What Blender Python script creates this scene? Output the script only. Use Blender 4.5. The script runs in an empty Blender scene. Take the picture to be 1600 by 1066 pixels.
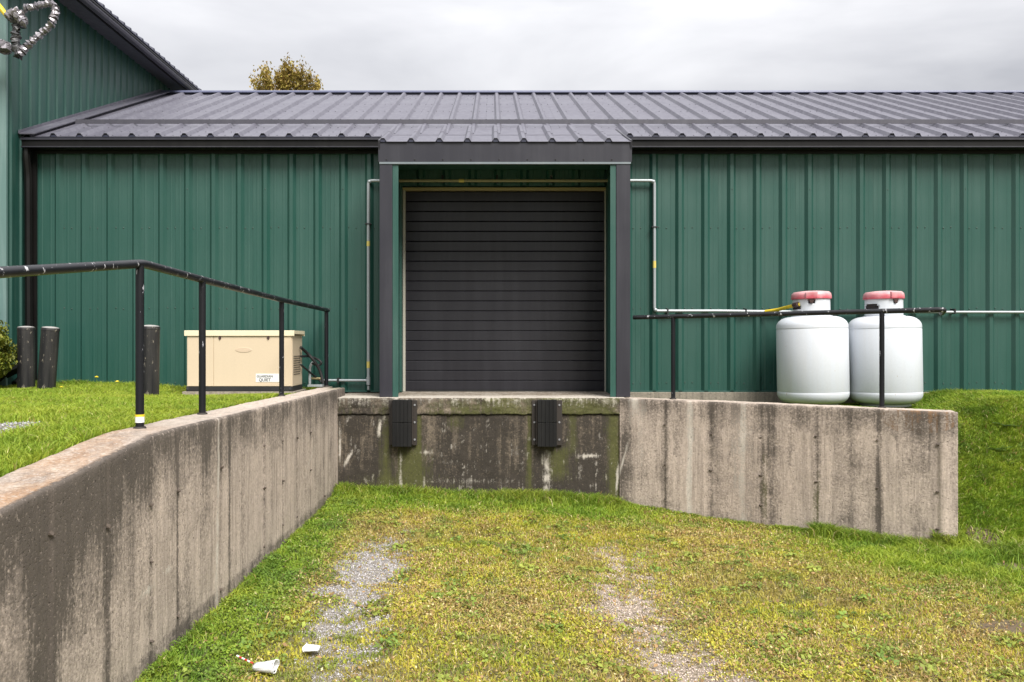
import bpy, bmesh, math, random
import numpy as np
from mathutils import Vector, Matrix
random.seed(7); rng = np.random.default_rng(11)
SC = bpy.context.scene
COL = SC.collection
R = math.radians

# ------------------------------------------------------------------ camera, light, exposure
EYE = 1.70
cd = bpy.data.cameras.new('camera'); cam = bpy.data.objects.new('camera', cd); COL.objects.link(cam)
cam.location = (0, 0, EYE); cam.rotation_euler = (R(90), 0, 0)
cd.sensor_width = 36; cd.lens = 36 * 1300 / 1600
cd.shift_x = 32 / 1600; cd.shift_y = 2 / 1600
cd.clip_start = .05; cd.clip_end = 3000
SC.camera = cam

SUN_EL, SUN_AZ = R(50), R(153)      # azimuth measured from +Y clockwise: behind the camera, a little to the right
world = bpy.data.worlds.new('World'); SC.world = world; world.use_nodes = True
nt = world.node_tree; nt.nodes.clear()
N = nt.nodes.new; L = nt.links.new
out = N('ShaderNodeOutputWorld')
sky = N('ShaderNodeTexSky'); sky.sky_type = 'NISHITA'; sky.sun_disc = False
sky.sun_elevation = SUN_EL; sky.sun_rotation = SUN_AZ
sky.air_density = 1; sky.dust_density = 3; sky.ozone_density = 1
bg1 = N('ShaderNodeBackground'); bg1.inputs[1].default_value = .06; L(sky.outputs[0], bg1.inputs[0])
tc = N('ShaderNodeTexCoord'); mp = N('ShaderNodeMapping'); mp.inputs['Scale'].default_value = (1.1, 1.1, 4.2)
mp.inputs['Location'].default_value = (.3, .2, .1)
L(tc.outputs['Generated'], mp.inputs[0])
n1 = N('ShaderNodeTexNoise'); n1.inputs['Scale'].default_value = 1.7; n1.inputs['Detail'].default_value = 6
n1.inputs['Roughness'].default_value = .5; n1.inputs['Distortion'].default_value = .3; L(mp.outputs[0], n1.inputs[0])
cr = N('ShaderNodeValToRGB'); L(n1.outputs[0], cr.inputs[0])
cr.color_ramp.elements[0].position = .33; cr.color_ramp.elements[0].color = (.30, .305, .33, 1)
cr.color_ramp.elements[1].position = .62; cr.color_ramp.elements[1].color = (.55, .55, .565, 1)
sx = N('ShaderNodeSeparateXYZ'); L(tc.outputs['Generated'], sx.inputs[0])
mr = N('ShaderNodeMapRange'); mr.inputs['From Min'].default_value = 0.0; mr.inputs['From Max'].default_value = 1.0
mr.inputs['To Min'].default_value = .42; mr.inputs['To Max'].default_value = 1.85   # overcast sky: brighter towards the zenith
L(sx.outputs[2], mr.inputs[0])
bg2 = N('ShaderNodeBackground'); L(cr.outputs[0], bg2.inputs[0]); L(mr.outputs[0], bg2.inputs[1])
mx = N('ShaderNodeMixShader'); mx.inputs[0].default_value = .93
L(bg1.outputs[0], mx.inputs[1]); L(bg2.outputs[0], mx.inputs[2]); L(mx.outputs[0], out.inputs[0])

sd = bpy.data.lights.new('sun', 'SUN'); sd.energy = 2.7; sd.angle = R(28); sd.color = (1, .96, .9)
sun = bpy.data.objects.new('sun', sd); COL.objects.link(sun)
sv = Vector((math.sin(SUN_AZ) * math.cos(SUN_EL), math.cos(SUN_AZ) * math.cos(SUN_EL), math.sin(SUN_EL)))
sun.rotation_euler = sv.to_track_quat('Z', 'Y').to_euler(); sun.location = sv * 60
SC.view_settings.view_transform = 'Standard'; SC.view_settings.look = 'None'
SC.view_settings.exposure = 1.12; SC.view_settings.gamma = 1
SC.view_settings.use_curve_mapping = False
SC.render.engine = 'CYCLES'
SC.cycles.use_denoising = True
SC.cycles.max_bounces = 6

# ------------------------------------------------------------------ helpers
F = 1300.0; CX = 768.0; CY = 535.0
def PX(px, D): return (px - CX) * D / F
def PZ(py, D): return EYE + (CY - py) * D / F

def tag(o, label=None, cat=None, group=None, kind=None):
    if label: o['label'] = label
    if cat: o['category'] = cat
    if group: o['group'] = group
    if kind: o['kind'] = kind
    return o
def empty(name, loc, label=None, cat=None, group=None, rz=0):
    o = bpy.data.objects.new(name, None); COL.objects.link(o); o.location = loc; o.rotation_euler = (0, 0, rz)
    o.empty_display_size = .2
    return tag(o, label, cat, group)
def link(name, me, mats, parent=None, smooth=None):
    o = bpy.data.objects.new(name, me); COL.objects.link(o)
    if mats is not None:
        for m in (mats if isinstance(mats, (list, tuple)) else [mats]): me.materials.append(m)
    if parent is not None:
        o.parent = parent
        # geometry is written in world coordinates: undo the parents' placement
        M = Matrix.Identity(4); p = parent
        chain = []
        while p is not None: chain.append(p); p = p.parent
        for p in reversed(chain): M = M @ Matrix.LocRotScale(p.location, p.rotation_euler, p.scale)
        Mi = M.inverted(); o.location, q, s = Mi.decompose(); o.rotation_euler = q.to_euler()
    if smooth:
        me.shade_smooth()
        if smooth is not True: 
            try: me.set_sharp_from_angle(angle=R(smooth))
            except Exception: pass
    return o
def bm_link(name, bm, mats, parent=None, smooth=None):
    me = bpy.data.meshes.new(name); bmesh.ops.recalc_face_normals(bm, faces=bm.faces); bm.to_mesh(me); bm.free()
    return link(name, me, mats, parent, smooth)
def box(bm, x0, x1, y0, y1, z0, z1, bev=0, M=None):
    v = [bm.verts.new(p) for p in ((x0,y0,z0),(x1,y0,z0),(x1,y1,z0),(x0,y1,z0),(x0,y0,z1),(x1,y0,z1),(x1,y1,z1),(x0,y1,z1))]
    fs = [bm.faces.new([v[i] for i in f]) for f in ((0,3,2,1),(4,5,6,7),(0,1,5,4),(1,2,6,5),(2,3,7,6),(3,0,4,7))]
    if M is not None: bmesh.ops.transform(bm, matrix=M, verts=v)
    if bev > 0:
        es = set(e for f in fs for e in f.edges)
        bmesh.ops.bevel(bm, geom=list(es), offset=bev, segments=2, affect='EDGES', profile=.6)
def mkbox(name, x0, x1, y0, y1, z0, z1, mat, parent=None, bev=0):
    bm = bmesh.new(); box(bm, x0, x1, y0, y1, z0, z1, bev); return bm_link(name, bm, mat, parent)
def tube(bm, pts, r, n=10, cap=True):
    pts = [Vector(p) for p in pts]; rings = []
    up = Vector((0, 0, 1)); prev = None
    for i, p in enumerate(pts):
        t = (pts[min(i+1, len(pts)-1)] - pts[max(i-1, 0)]).normalized()
        if prev is None:
            a = t.cross(up)
            if a.length < .05: a = t.cross(Vector((1, 0, 0)))
        else: a = prev - t * prev.dot(t)
        a.normalize(); b = t.cross(a); prev = a
        rr = r[i] if isinstance(r, (list, tuple)) else r
        rings.append([bm.verts.new(p + (a*math.cos(2*math.pi*k/n) + b*math.sin(2*math.pi*k/n))*rr) for k in range(n)])
    for A, B in zip(rings, rings[1:]):
        for k in range(n): bm.faces.new((A[k], A[(k+1)%n], B[(k+1)%n], B[k]))
    if cap: bm.faces.new(rings[0][::-1]); bm.faces.new(rings[-1])
def mktube(name, pts, r, mat, parent=None, n=12):
    bm = bmesh.new(); tube(bm, pts, r, n); return bm_link(name, bm, mat, parent, 40)
def bend(pts, rad=.06, seg=5):
    """round the corners of a polyline"""
    P = [Vector(p) for p in pts]; o = [P[0]]
    for a, b, c in zip(P, P[1:], P[2:]):
        d1 = (a-b).normalized(); d2 = (c-b).normalized()
        r = min(rad, (a-b).length*.45, (c-b).length*.45)
        p0 = b + d1*r; p1 = b + d2*r
        for i in range(seg+1):
            t = i/seg; o.append(p0*(1-t)**2 + b*2*t*(1-t) + p1*t*t)
    o.append(P[-1]); return o
def lathe(bm, prof, n=32, c=(0, 0), cap=True):
    rings = [[bm.verts.new((c[0]+r*math.cos(2*math.pi*k/n), c[1]+r*math.sin(2*math.pi*k/n), z)) for k in range(n)] for r, z in prof]
    for A, B in zip(rings, rings[1:]):
        for k in range(n): bm.faces.new((A[k], A[(k+1)%n], B[(k+1)%n], B[k]))
    if cap: bm.faces.new(rings[0][::-1]); bm.faces.new(rings[-1])
    return rings
def prism_x(bm, prof, x0, x1):
    """closed (y,z) profile swept along x"""
    a = [bm.verts.new((x0, y, z)) for y, z in prof]; b = [bm.verts.new((x1, y, z)) for y, z in prof]
    n = len(prof)
    for i in range(n): bm.faces.new((a[i], a[(i+1)%n], b[(i+1)%n], b[i]))
    bm.faces.new(a[::-1]); bm.faces.new(b)

_T = rng.random((8, 256, 256))
def vn(x, y, s=0):
    x = np.asarray(x, float); y = np.asarray(y, float)
    xi = np.floor(x).astype(int); yi = np.floor(y).astype(int); fx = x-xi; fy = y-yi
    fx = fx*fx*(3-2*fx); fy = fy*fy*(3-2*fy); T = _T[s % 8]
    a = T[xi & 255, yi & 255]; b = T[(xi+1) & 255, yi & 255]; c = T[xi & 255, (yi+1) & 255]; d = T[(xi+1) & 255, (yi+1) & 255]
    return (a*(1-fx)+b*fx)*(1-fy) + (c*(1-fx)+d*fx)*fy
def fbm(x, y, s=0, o=4):
    t = 0; a = .5; w = 0
    x = np.asarray(x, float); y = np.asarray(y, float)
    for i in range(o):
        t = t + a*vn(x*2**i + 17.3*i, y*2**i + 5.1*i, s+i); w += a; a *= .55
    return t/w
def ss(a, b, x):
    t = np.clip((np.asarray(x, float)-a)/(b-a), 0, 1); return t*t*(3-2*t)
def gs(x, w): return np.exp(-(np.asarray(x, float)/w)**2)

# ------------------------------------------------------------------ materials
class MB:
    def __init__(s, name):
        s.m = bpy.data.materials.new(name); s.m.use_nodes = True; s.nt = s.m.node_tree
        s.b = s.nt.nodes['Principled BSDF']; s.o = s.nt.nodes['Material Output']
    def n(s, t, **k):
        q = s.nt.nodes.new(t)
        for a, v in k.items():
            if a in q.inputs.keys(): q.inputs[a].default_value = v
            else: setattr(q, a, v)
        return q
    def l(s, a, b): s.nt.links.new(a, b)
    def coord(s, scale=(1, 1, 1), kind='Object'):
        t = s.n('ShaderNodeTexCoord'); m = s.n('ShaderNodeMapping'); m.inputs['Scale'].default_value = scale
        s.l(t.outputs[kind], m.inputs[0]); return m.outputs[0]
    def noise(s, co, scale, detail=4, rough=.55, dist=0):
        q = s.n('ShaderNodeTexNoise'); q.inputs['Scale'].default_value = scale; q.inputs['Detail'].default_value = detail
        q.inputs['Roughness'].default_value = rough; q.inputs['Distortion'].default_value = dist; s.l(co, q.inputs[0]); return q.outputs[0]
    def rng(s, v, a, b, c=0, d=1):
        q = s.n('ShaderNodeMapRange'); q.inputs['From Min'].default_value = a; q.inputs['From Max'].default_value = b
        q.inputs['To Min'].default_value = c; q.inputs['To Max'].default_value = d; s.l(v, q.inputs[0]); return q.outputs[0]
    def mix(s, f, a, b, mode='MIX'):
        q = s.n('ShaderNodeMix', data_type='RGBA', blend_type=mode)
        for i, v in ((0, f), (6, a), (7, b)):
            if isinstance(v, (int, float)): q.inputs[i].default_value = v
            elif isinstance(v, tuple): q.inputs[i].default_value = (*v, 1) if len(v) == 3 else v
            else: s.l(v, q.inputs[i])
        return q.outputs[2]
    def math(s, op, a, b=0.0):
        q = s.n('ShaderNodeMath', operation=op)
        for i, v in ((0, a), (1, b)):
            if isinstance(v, (int, float)): q.inputs[i].default_value = v
            else: s.l(v, q.inputs[i])
        return q.outputs[0]
    def attr(s, name):
        q = s.n('ShaderNodeAttribute', attribute_name=name); return q
    def col(s, v):
        if isinstance(v, tuple): s.b.inputs['Base Color'].default_value = (*v, 1)
        else: s.l(v, s.b.inputs['Base Color'])
    def rough(s, v):
        if isinstance(v, (int, float)): s.b.inputs['Roughness'].default_value = v
        else: s.l(v, s.b.inputs['Roughness'])
    def bump(s, h, st=.3, d=.01):
        q = s.n('ShaderNodeBump'); q.inputs['Strength'].default_value = st; q.inputs['Distance'].default_value = d
        s.l(h, q.inputs['Height']); s.l(q.outputs[0], s.b.inputs['Normal'])

def painted(name, c, rough=.4, dust=(.3, .3, .28), dustf=.12, chips=0, chipc=(.55, .55, .56), streak=True, spec=.5, metal=0):
    m = MB(name); co = m.coord()
    big = m.noise(co, 1.3, 4); fine = m.noise(co, 60, 3)
    stc = m.coord((9, 9, .5)); st = m.noise(stc, 1.6, 4, .6)
    f = m.math('MULTIPLY', m.rng(st if streak else big, .42, .75), m.rng(big, .3, .8, .3, 1))
    f = m.math('MULTIPLY', f, dustf*2)
    c2 = m.mix(f, c, dust)
    c2 = m.mix(m.rng(fine, .3, .7, 0, .12), c2, tuple(x*.6 for x in c))
    if chips:
        cn = m.noise(m.coord((1, 1, .35)), 34, 5, .65); c2 = m.mix(m.rng(cn, .70-chips*.1, .72-chips*.1), c2, chipc)
    m.col(c2); m.rough(m.rng(big, .3, .7, rough*.85, rough*1.2)); m.b.inputs['Metallic'].default_value = metal
    m.b.inputs['Specular IOR Level'].default_value = spec
    m.bump(m.noise(m.coord((1, 1, .6)), 3.0, 2), .5, .006)
    return m.m

M_GREEN = painted('green_siding', (.014, .067, .052), .42, (.09, .17, .15), .10, spec=.6)
M_GREEN_IN = painted('green_siding_trim', (.015, .069, .055), .45, (.17, .24, .22), .15)
M_GREEN_PALE = painted('green_siding_weathered', (.11, .19, .18), .45, (.3, .36, .36), .35)
M_CHAR = painted('charcoal_trim', (.021, .0205, .029), .42, (.12, .12, .14), .10)
M_BAND = painted('roof_band', (.060, .058, .074), .45, (.2, .2, .22), .1)
M_ROOF = painted('grey_roof_metal', (.098, .095, .122), .50, (.24, .24, .27), .22)
M_ROOFD = painted('dark_roof_edge', (.020, .022, .045), .5, (.1, .1, .14), .05)
M_GUTTER = painted('black_gutter', (.006, .0055, .0055), .4, (.02, .02, .018), .2, spec=.25)
M_DOOR = painted('dark_door_metal', (.016, .0155, .020), .36, (.06, .06, .07), .16, spec=.4)
M_BLACKP = painted('black_pipe_paint', (.008, .0085, .011), .40, (.05, .05, .06), .15, spec=.4, chips=.75, chipc=(.5, .5, .52))
M_POSTP = painted('black_post_paint', (.006, .0065, .009), .45, (.04, .04, .05), .15, spec=.3, chips=.45, chipc=(.45, .45, .5))
M_BOLL = painted('bollard_paint', (.010, .010, .012), .5, (.12, .11, .10), .35, spec=.3, chips=.9, chipc=(.17, .15, .12))
M_GALV = painted('galvanised_pipe', (.37, .40, .42), .42, (.3, .33, .33), .3, metal=.35)
M_GALVY = painted('yellowed_pipe', (.30, .27, .16), .5, (.2, .2, .14), .3)
M_YTRIM = painted('cream_trim', (.36, .30, .15), .5, (.3, .26, .14), .3)
M_WTRIM = painted('pale_trim', (.40, .385, .33), .5, (.3, .28, .22), .3)
M_BEIGE = painted('beige_enamel', (.60, .49, .355), .42, (.5, .42, .3), .12, spec=.4)
M_BEIGEL = painted('beige_lid', (.74, .66, .47), .42, (.5, .45, .3), .15)
M_BLK = painted('matt_black', (.012, .012, .013), .6, (.06, .06, .06), .2)
M_RUB = painted('rubber', (.0045, .0045, .005), .6, (.03, .028, .026), .3, spec=.3)
M_RUST = painted('rusty_steel', (.028, .022, .018), .75, (.03, .02, .015), .5)
M_TANK = painted('white_tank_paint', (.57, .60, .65), .42, (.55, .52, .46), .16, chips=.06, chipc=(.4, .28, .2))
M_WHITE = painted('white_plastic', (.75, .75, .74), .45, (.6, .6, .55), .1)
M_YEL = painted('yellow_hose', (.75, .55, .03), .45, (.4, .35, .05), .2)
M_GREY = painted('grey_plastic', (.25, .25, .26), .5)
M_INK = painted('black_ink', (.02, .02, .025), .6)
M_DRIP = painted('drip_edge', (.16, .19, .21), .45, (.3, .3, .3), .2)
M_RED = painted('red_tape', (.5, .03, .02), .5)
M_SILV = painted('crinkled_foil', (.20, .19, .21), .33, (.55, .5, .52), .5, metal=.5)

def red_cap():
    m = MB('faded_red_plastic'); co = m.coord()
    geo = m.n('ShaderNodeNewGeometry'); sp = m.n('ShaderNodeSeparateXYZ'); m.l(co, sp.inputs[0])
    n = m.noise(co, 9, 4)
    f = m.math('ADD', m.rng(sp.outputs[2], .0, .085, 0, .9), m.rng(n, .3, .7, -.25, .25))   # sun-bleached on its top
    m.col(m.mix(f, (.48, .08, .11), (.62, .40, .41))); m.rough(.45); return m.m
M_CAP = red_cap()

def concrete(name, base=(.50, .412, .345), dark=(.034, .027, .021), streak=1.0, mossc=(.085, .085, .022)):
    m = MB(name); co = m.coord()
    sc = m.coord((5, 5, .35)); st = m.noise(sc, 2.2, 6, .65); st2 = m.noise(m.coord((14, 14, .5)), 2.4, 5, .7)
    grain = m.noise(co, 55, 6, .7); mott = m.noise(co, 5, 6, .65)
    a = m.attr('paint'); sp = m.n('ShaderNodeSeparateColor'); m.l(a.outputs['Color'], sp.inputs[0])
    stain, moss, white = sp.outputs[0], sp.outputs[1], sp.outputs[2]
    rust = m.attr('rust').outputs['Fac']
    fine = m.noise(m.coord((1, 1, .25)), 90, 4, .75)
    c = m.mix(m.math('MULTIPLY', m.rng(st, .46, .62), .52*streak), base, tuple(x*.50 for x in base))
    c = m.mix(m.math('MULTIPLY', m.rng(st2, .50, .66), .55*streak), c, tuple(min(1, x*1.30) for x in base))
    c = m.mix(m.math('MULTIPLY', m.rng(st2, .46, .36), .50*streak), c, tuple(x*.45 for x in base))
    c = m.mix(m.rng(mott, .50, .72, 0, .35), c, tuple(x*.55 for x in base))
    wob = m.math('ADD', m.math('MULTIPLY', mott, .30), m.math('ADD', m.math('MULTIPLY', grain, .35), m.math('MULTIPLY', st2, .45)))
    def brk(v, gain, nse, lo, hi):   # attribute edge broken up by noise
        return m.rng(m.math('MULTIPLY', m.math('ADD', m.math('MULTIPLY', v, gain), m.rng(nse, .38, .66, -.72, .72)), m.math('GREATER_THAN', v, .015)), lo, hi)
    c = m.mix(m.math('MULTIPLY', brk(stain, 1.5, wob, .1, 1.05), .88), c, dark)
    c = m.mix(m.math('MULTIPLY', brk(moss, 1.5, wob, .25, 1.1), .8), c, mossc)
    c = m.mix(m.math('MULTIPLY', brk(rust, 1.1, wob, .25, .95), .72), c, (.33, .165, .06))
    c = m.mix(m.math('MULTIPLY', brk(white, 1.6, wob, .35, 1.05), .8), c, (.60, .55, .48))
    c = m.mix(m.rng(fine, .52, .68, 0, .38), c, tuple(x*.30 for x in base))
    c = m.mix(m.rng(grain, .44, .68, 0, .36), c, tuple(x*.25 for x in base))
    c = m.mix(m.rng(grain, .42, .30, 0, .30), c, tuple(min(1, x*1.7) for x in base))
    pit = m.noise(co, 75, 2, .5); c = m.mix(m.rng(pit, .69, .73, 0, .8), c, (.04, .033, .028))
    m.col(c); m.rough(.9)
    h = m.math('ADD', m.math('MULTIPLY', grain, .6), m.math('MULTIPLY', m.rng(pit, .6, .7), -.5))
    m.bump(h, .7, .008); return m.m
M_CONC = concrete('weathered_concrete')
M_CONCD = concrete('stained_dock_concrete', (.20, .160, .118), (.010, .0078, .006), 1.0, (.075, .08, .015))
M_CONCF = concrete('foundation_concrete', (.27, .235, .19))

def foliage(name, trans=.35, rough=.55):
    m = MB(name); a = m.attr('tint'); m.col(a.outputs['Color']); m.rough(rough); m.b.inputs['Specular IOR Level'].default_value = .25
    t = m.n('ShaderNodeBsdfTranslucent'); m.l(a.outputs['Color'], t.inputs[0])
    mx = m.n('ShaderNodeMixShader'); mx.inputs[0].default_value = trans
    m.l(m.b.outputs[0], mx.inputs[1]); m.l(t.outputs[0], mx.inputs[2]); m.l(mx.outputs[0], m.o.inputs[0]); return m.m
M_GRASS = foliage('grass_blades'); M_LEAF = foliage('leaves', .3, .5)
def stone_mat():
    m = MB('gravel_stone'); a = m.attr('tint'); m.col(a.outputs['Color']); m.rough(.85); return m.m
M_STONE = stone_mat()
def ground_mat():
    m = MB('soil_and_turf'); a = m.attr('tint'); co = m.coord()
    g = m.noise(co, 70, 5, .7); g2 = m.noise(co, 14, 5, .65)
    c = m.mix(m.rng(g, .38, .65, 0, .8), a.outputs['Color'], (.09, .07, .04))
    c = m.mix(m.rng(g2, .4, .75, 0, .5), c, (.16, .14, .07))
    m.col(c); m.rough(.95); m.bump(g, .8, .02); return m.m
M_GROUND = ground_mat()
M_BARK = painted('bark', (.10, .075, .055), .9, (.05, .04, .03), .4)

# ------------------------------------------------------------------ layout functions (X right, Y depth, Z up; eye above the origin)
LW_PTS = [(-8, -1.72), (3.0, -1.715), (4.3, -1.71), (5.5, -1.685), (7.5, -1.66), (8.9, -1.64), (9.3, -1.635)]   # left wall face: depth, X
def lw_x(D): return np.interp(D, [p[0] for p in LW_PTS], [p[1] for p in LW_PTS])
def lw_top(D):
    D = np.asarray(D, float)
    z = EYE - (.463 + .0085*(D-4.3))
    s = .107*np.maximum(0, 4.25-D); k = .107*.07*np.exp(-np.abs(D-4.25)/.15)
    return np.maximum(z - s - k, .12)
LWT = .30
RW = [(1.36, 8.88), (1.75, 8.66), (2.2, 8.37), (2.62, 8.06), (3.02, 7.76), (3.46, 7.44), (3.80, 7.19), (3.89, 7.135), (3.985, 7.11)]             # right wall face
RWT = .27; RW_TOP = EYE - .596
def lower_z(X, Y):
    z = .07 - .15*ss(-1.6, 2.4, X)
    z = z - .028*gs(X+.82, .22)*ss(8, 7, Y) - .03*gs(X-1.06, .25)*ss(8.3, 7.4, Y)
    z = z + .03*ss(7.9, 8.9, Y)*ss(4, 1, X)
    return z + .03*(fbm(X*1.3, Y*1.3, 1)-.5) + .022*(fbm(X*5, Y*5, 2)-.5) + .012*(fbm(X*13, Y*13, 4)-.5)
def left_z(X, Y):
    z = lw_top(Y) - .035
    z = z - .10*gs(X+2.8, .95)*gs(Y-9.2, .9)
    return z + .05*(fbm(X*1.1, Y*1.1, 3)-.5)*ss(-2.0, -2.4, X) + .012*(fbm(X*5, Y*5, 2)-.5)
def right_z(X, Y):
    return .975 + .095*ss(4.7, 5.4, X) + .04*(fbm(X*1.3, Y*1.3, 4)-.5) + .012*(fbm(X*5, Y*5, 2)-.5)
_rx = np.array([p[0] for p in RW]); _ry = np.array([p[1] for p in RW])
def mask_right(X, Y):
    c = np.interp(X, _rx+.10, _ry+.13)
    e = ss(3.70, 3.95, X)
    lo = (c-.04)*(1-e) + (6.75 - .0*X)*e; hi = (c+.04)*(1-e) + 8.75*e
    m = np.clip((Y-lo)/(hi-lo), 0, 1)
    m = np.where(e > .5, m*m*(3-2*m), m)
    return np.where(X > 1.43, m, 0)
def ground_z(X, Y):
    X = np.asarray(X, float); Y = np.asarray(Y, float)
    lz = lower_z(X, Y); ml = (X < lw_x(Y)-.15).astype(float)*(1.0)
    ml = ml*ss(-8.0, -7.5, Y)
    z = lz*(1-ml) + left_z(X, Y)*ml
    mr_ = mask_right(X, Y)
    return z*(1-mr_) + right_z(X, Y)*mr_

def cover(X, Y):
    """0..1 maps for the ground: gravel, lush, dry, leafy"""
    n = fbm(X*2.2, Y*2.2, 5); n2 = fbm(X*6, Y*6, 6); n3 = fbm(X*.9, Y*.9, 0)
    left = X < lw_x(Y)-.1
    up = (ground_z(X, Y) > .45)
    gL = gs(X+.84+.06*np.sin(Y*1.3), .25)*(.66*ss(7.4, 6.6, Y) + .42*gs(Y-5.75, .8) + .5*gs(Y-7.3, .3)*gs(X+.62, .2))
    gR = gs(X-1.00-.06*np.sin(Y*2), .33)*(.52*ss(7.6, 6.8, Y) + .45*gs(Y-5.35, .35) + .55*gs(Y-4.15, .5))
    g = np.clip((gL+gR)*1.08 + ((n-.5)*.55 + (n2-.5)*1.6 + (fbm(X*16, Y*16, 1)-.5)*1.2)*np.clip(.3+gL+gR, 0, 1) - .18, 0, .80)
    g = np.where(up, 0, g)
    gl = 1.3*gs(X+2.85, .42)*gs(Y-4.6, .6)                     # bare gravel on the left lawn
    g = np.where(left & up, np.clip(gl*1.6 + (n-.5)*1.2 + (n2-.5) - .35, 0, 1), g)
    dm = 1.4*gs(X-4.12, .30)*gs(Y-6.50, .17) + 1.2*gs(X-3.28, .28)*gs(Y-5.2, .12) + 1.5*gs(X-4.22, .17)*gs(Y-7.12, .16)     # bare dirt patches at right
    dirt = np.clip(dm*1.4 + (n2-.5)*.9 - .25, 0, 1)
    lush = np.clip(ss(7.7, 8.5, Y)*ss(2.6, 1.2, X) + ss(-1.1, -1.45, X) + ss(2.2, 3.4, X+.5*(n-.5))*ss(6.0, 6.6, Y)*1.0 + .8*ss(3.1, 3.9, X) , 0, 1)
    lush = np.where(up, .95, np.clip(lush + (n-.5)*.7, 0, 1))
    dry = np.clip((1-lush)*(.55 + (n-.5)*1.8 + (n3-.5)*1.0), 0, 1)
    leafy = np.clip(ss(-1.0, -1.4, X)*.9 + (n3-.42)*2.0 + .25, 0, 1)
    leafy = np.where(up, .15, leafy)
    return g, lush, dry, leafy, dirt

# ------------------------------------------------------------------ ground
def color_attr(me, cols, name='tint'):
    a = me.attributes.new(name, 'FLOAT_COLOR', 'POINT')
    c = np.ones((len(cols), 4), np.float32); c[:, :3] = cols; a.data.foreach_set('color', c.ravel())
def fast_mesh(name, V, faces_flat, sizes):
    me = bpy.data.meshes.new(name); me.vertices.add(len(V)); me.vertices.foreach_set('co', np.ascontiguousarray(V, np.float32).ravel())
    me.loops.add(len(faces_flat)); me.loops.foreach_set('vertex_index', np.ascontiguousarray(faces_flat, np.int32))
    me.polygons.add(len(sizes)); st = np.concatenate([[0], np.cumsum(sizes)[:-1]]).astype(np.int32)
    me.polygons.foreach_set('loop_start', st); me.polygons.foreach_set('loop_total', np.asarray(sizes, np.int32))
    me.update(calc_edges=True); me.validate(); return me
xs = np.concatenate([[-600, -250, -100, -50, -30, -20, -14, -11, -9], np.arange(-7.6, 8.6, .045), [9.5, 11, 14, 20, 30, 50, 100, 250, 600]])
ys = np.concatenate([[-600, -250, -100, -50, -30, -20, -12, -8.2, -6, -4, -2, 0, 1, 1.6], np.arange(2.2, 10.2, .045), [11, 14, 20, 30, 50, 100, 250, 600]])
GX, GY = np.meshgrid(xs, ys, indexing='ij'); GZ = ground_z(GX, GY)
V = np.stack([GX.ravel(), GY.ravel(), GZ.ravel()], 1)
nx, ny = GX.shape; I = np.arange(nx*ny).reshape(nx, ny)
Fq = np.stack([I[:-1, :-1], I[1:, :-1], I[1:, 1:], I[:-1, 1:]], -1).reshape(-1, 4)
me = fast_mesh('ground', V, Fq.ravel(), np.full(len(Fq), 4)); me.shade_smooth()
g, lu, dr, lf, di = cover(V[:, 0], V[:, 1])
def lerp(a, b, t): return a*(1-t[:, None]) + b*t[:, None]
c = np.tile(np.array([.20, .18, .07]), (len(V), 1))
c = lerp(c, np.array([.11, .15, .03])[None], lu); c = lerp(c, np.array([.27, .21, .10])[None], dr*.8)
gcol = np.where((V[:, 0] > 0)[:, None], np.array([[.42, .335, .27]]), np.array([[.36, .325, .30]]))
c = lerp(c, gcol, np.clip(g*1.5, 0, 1)); c = lerp(c, np.array([.15, .10, .065])[None], di)
color_attr(me, c)
o = link('ground', me, M_GROUND); tag(o, 'grassy sunken driveway and the raised lawns on either side of it', kind='structure')

# ------------------------------------------------------------------ metal warehouse
WY = 9.81        # wall plane
TOPZ = 3.97; BOTZ = 1.119
wh = empty('metal_warehouse', (0, WY, 1.1), 'long low green metal clad building with a grey metal roof and dark loading door', 'warehouse')
RIB0 = 1.912; P = .3048
def siding_section(n_ribs, w):
    """x offsets and proud depth of a ribbed sheet, starting half a pitch before its first rib"""
    o = []
    for k in range(n_ribs):
        c = w*(k+.5)
        for dx, d in ((-w*.5, 0), (-w*.30, 0), (-w*.285, .004), (-w*.265, .004), (-w*.25, 0), (-.036, 0), (-.016, .026), (.016, .026), (.036, 0), (w*.25, 0), (w*.265, .004), (w*.285, .004), (w*.30, 0)):
            o.append((c+dx, d))
    o.append((n_ribs*w, 0)); return o
def sheet(bm, sec, fn, a0, a1, thick=.0):
    A = [bm.verts.new(fn(x, d, a0)) for x, d in sec]; B = [bm.verts.new(fn(x, d, a1)) for x, d in sec]
    for i in range(len(sec)-1): bm.faces.new((A[i], A[i+1], B[i+1], B[i]))
    return A, B
def wall_sheet_mesh(w0, w1, zb, zt, yplane, cut=None):
    pass
sec3 = siding_section(3, P)
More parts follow.
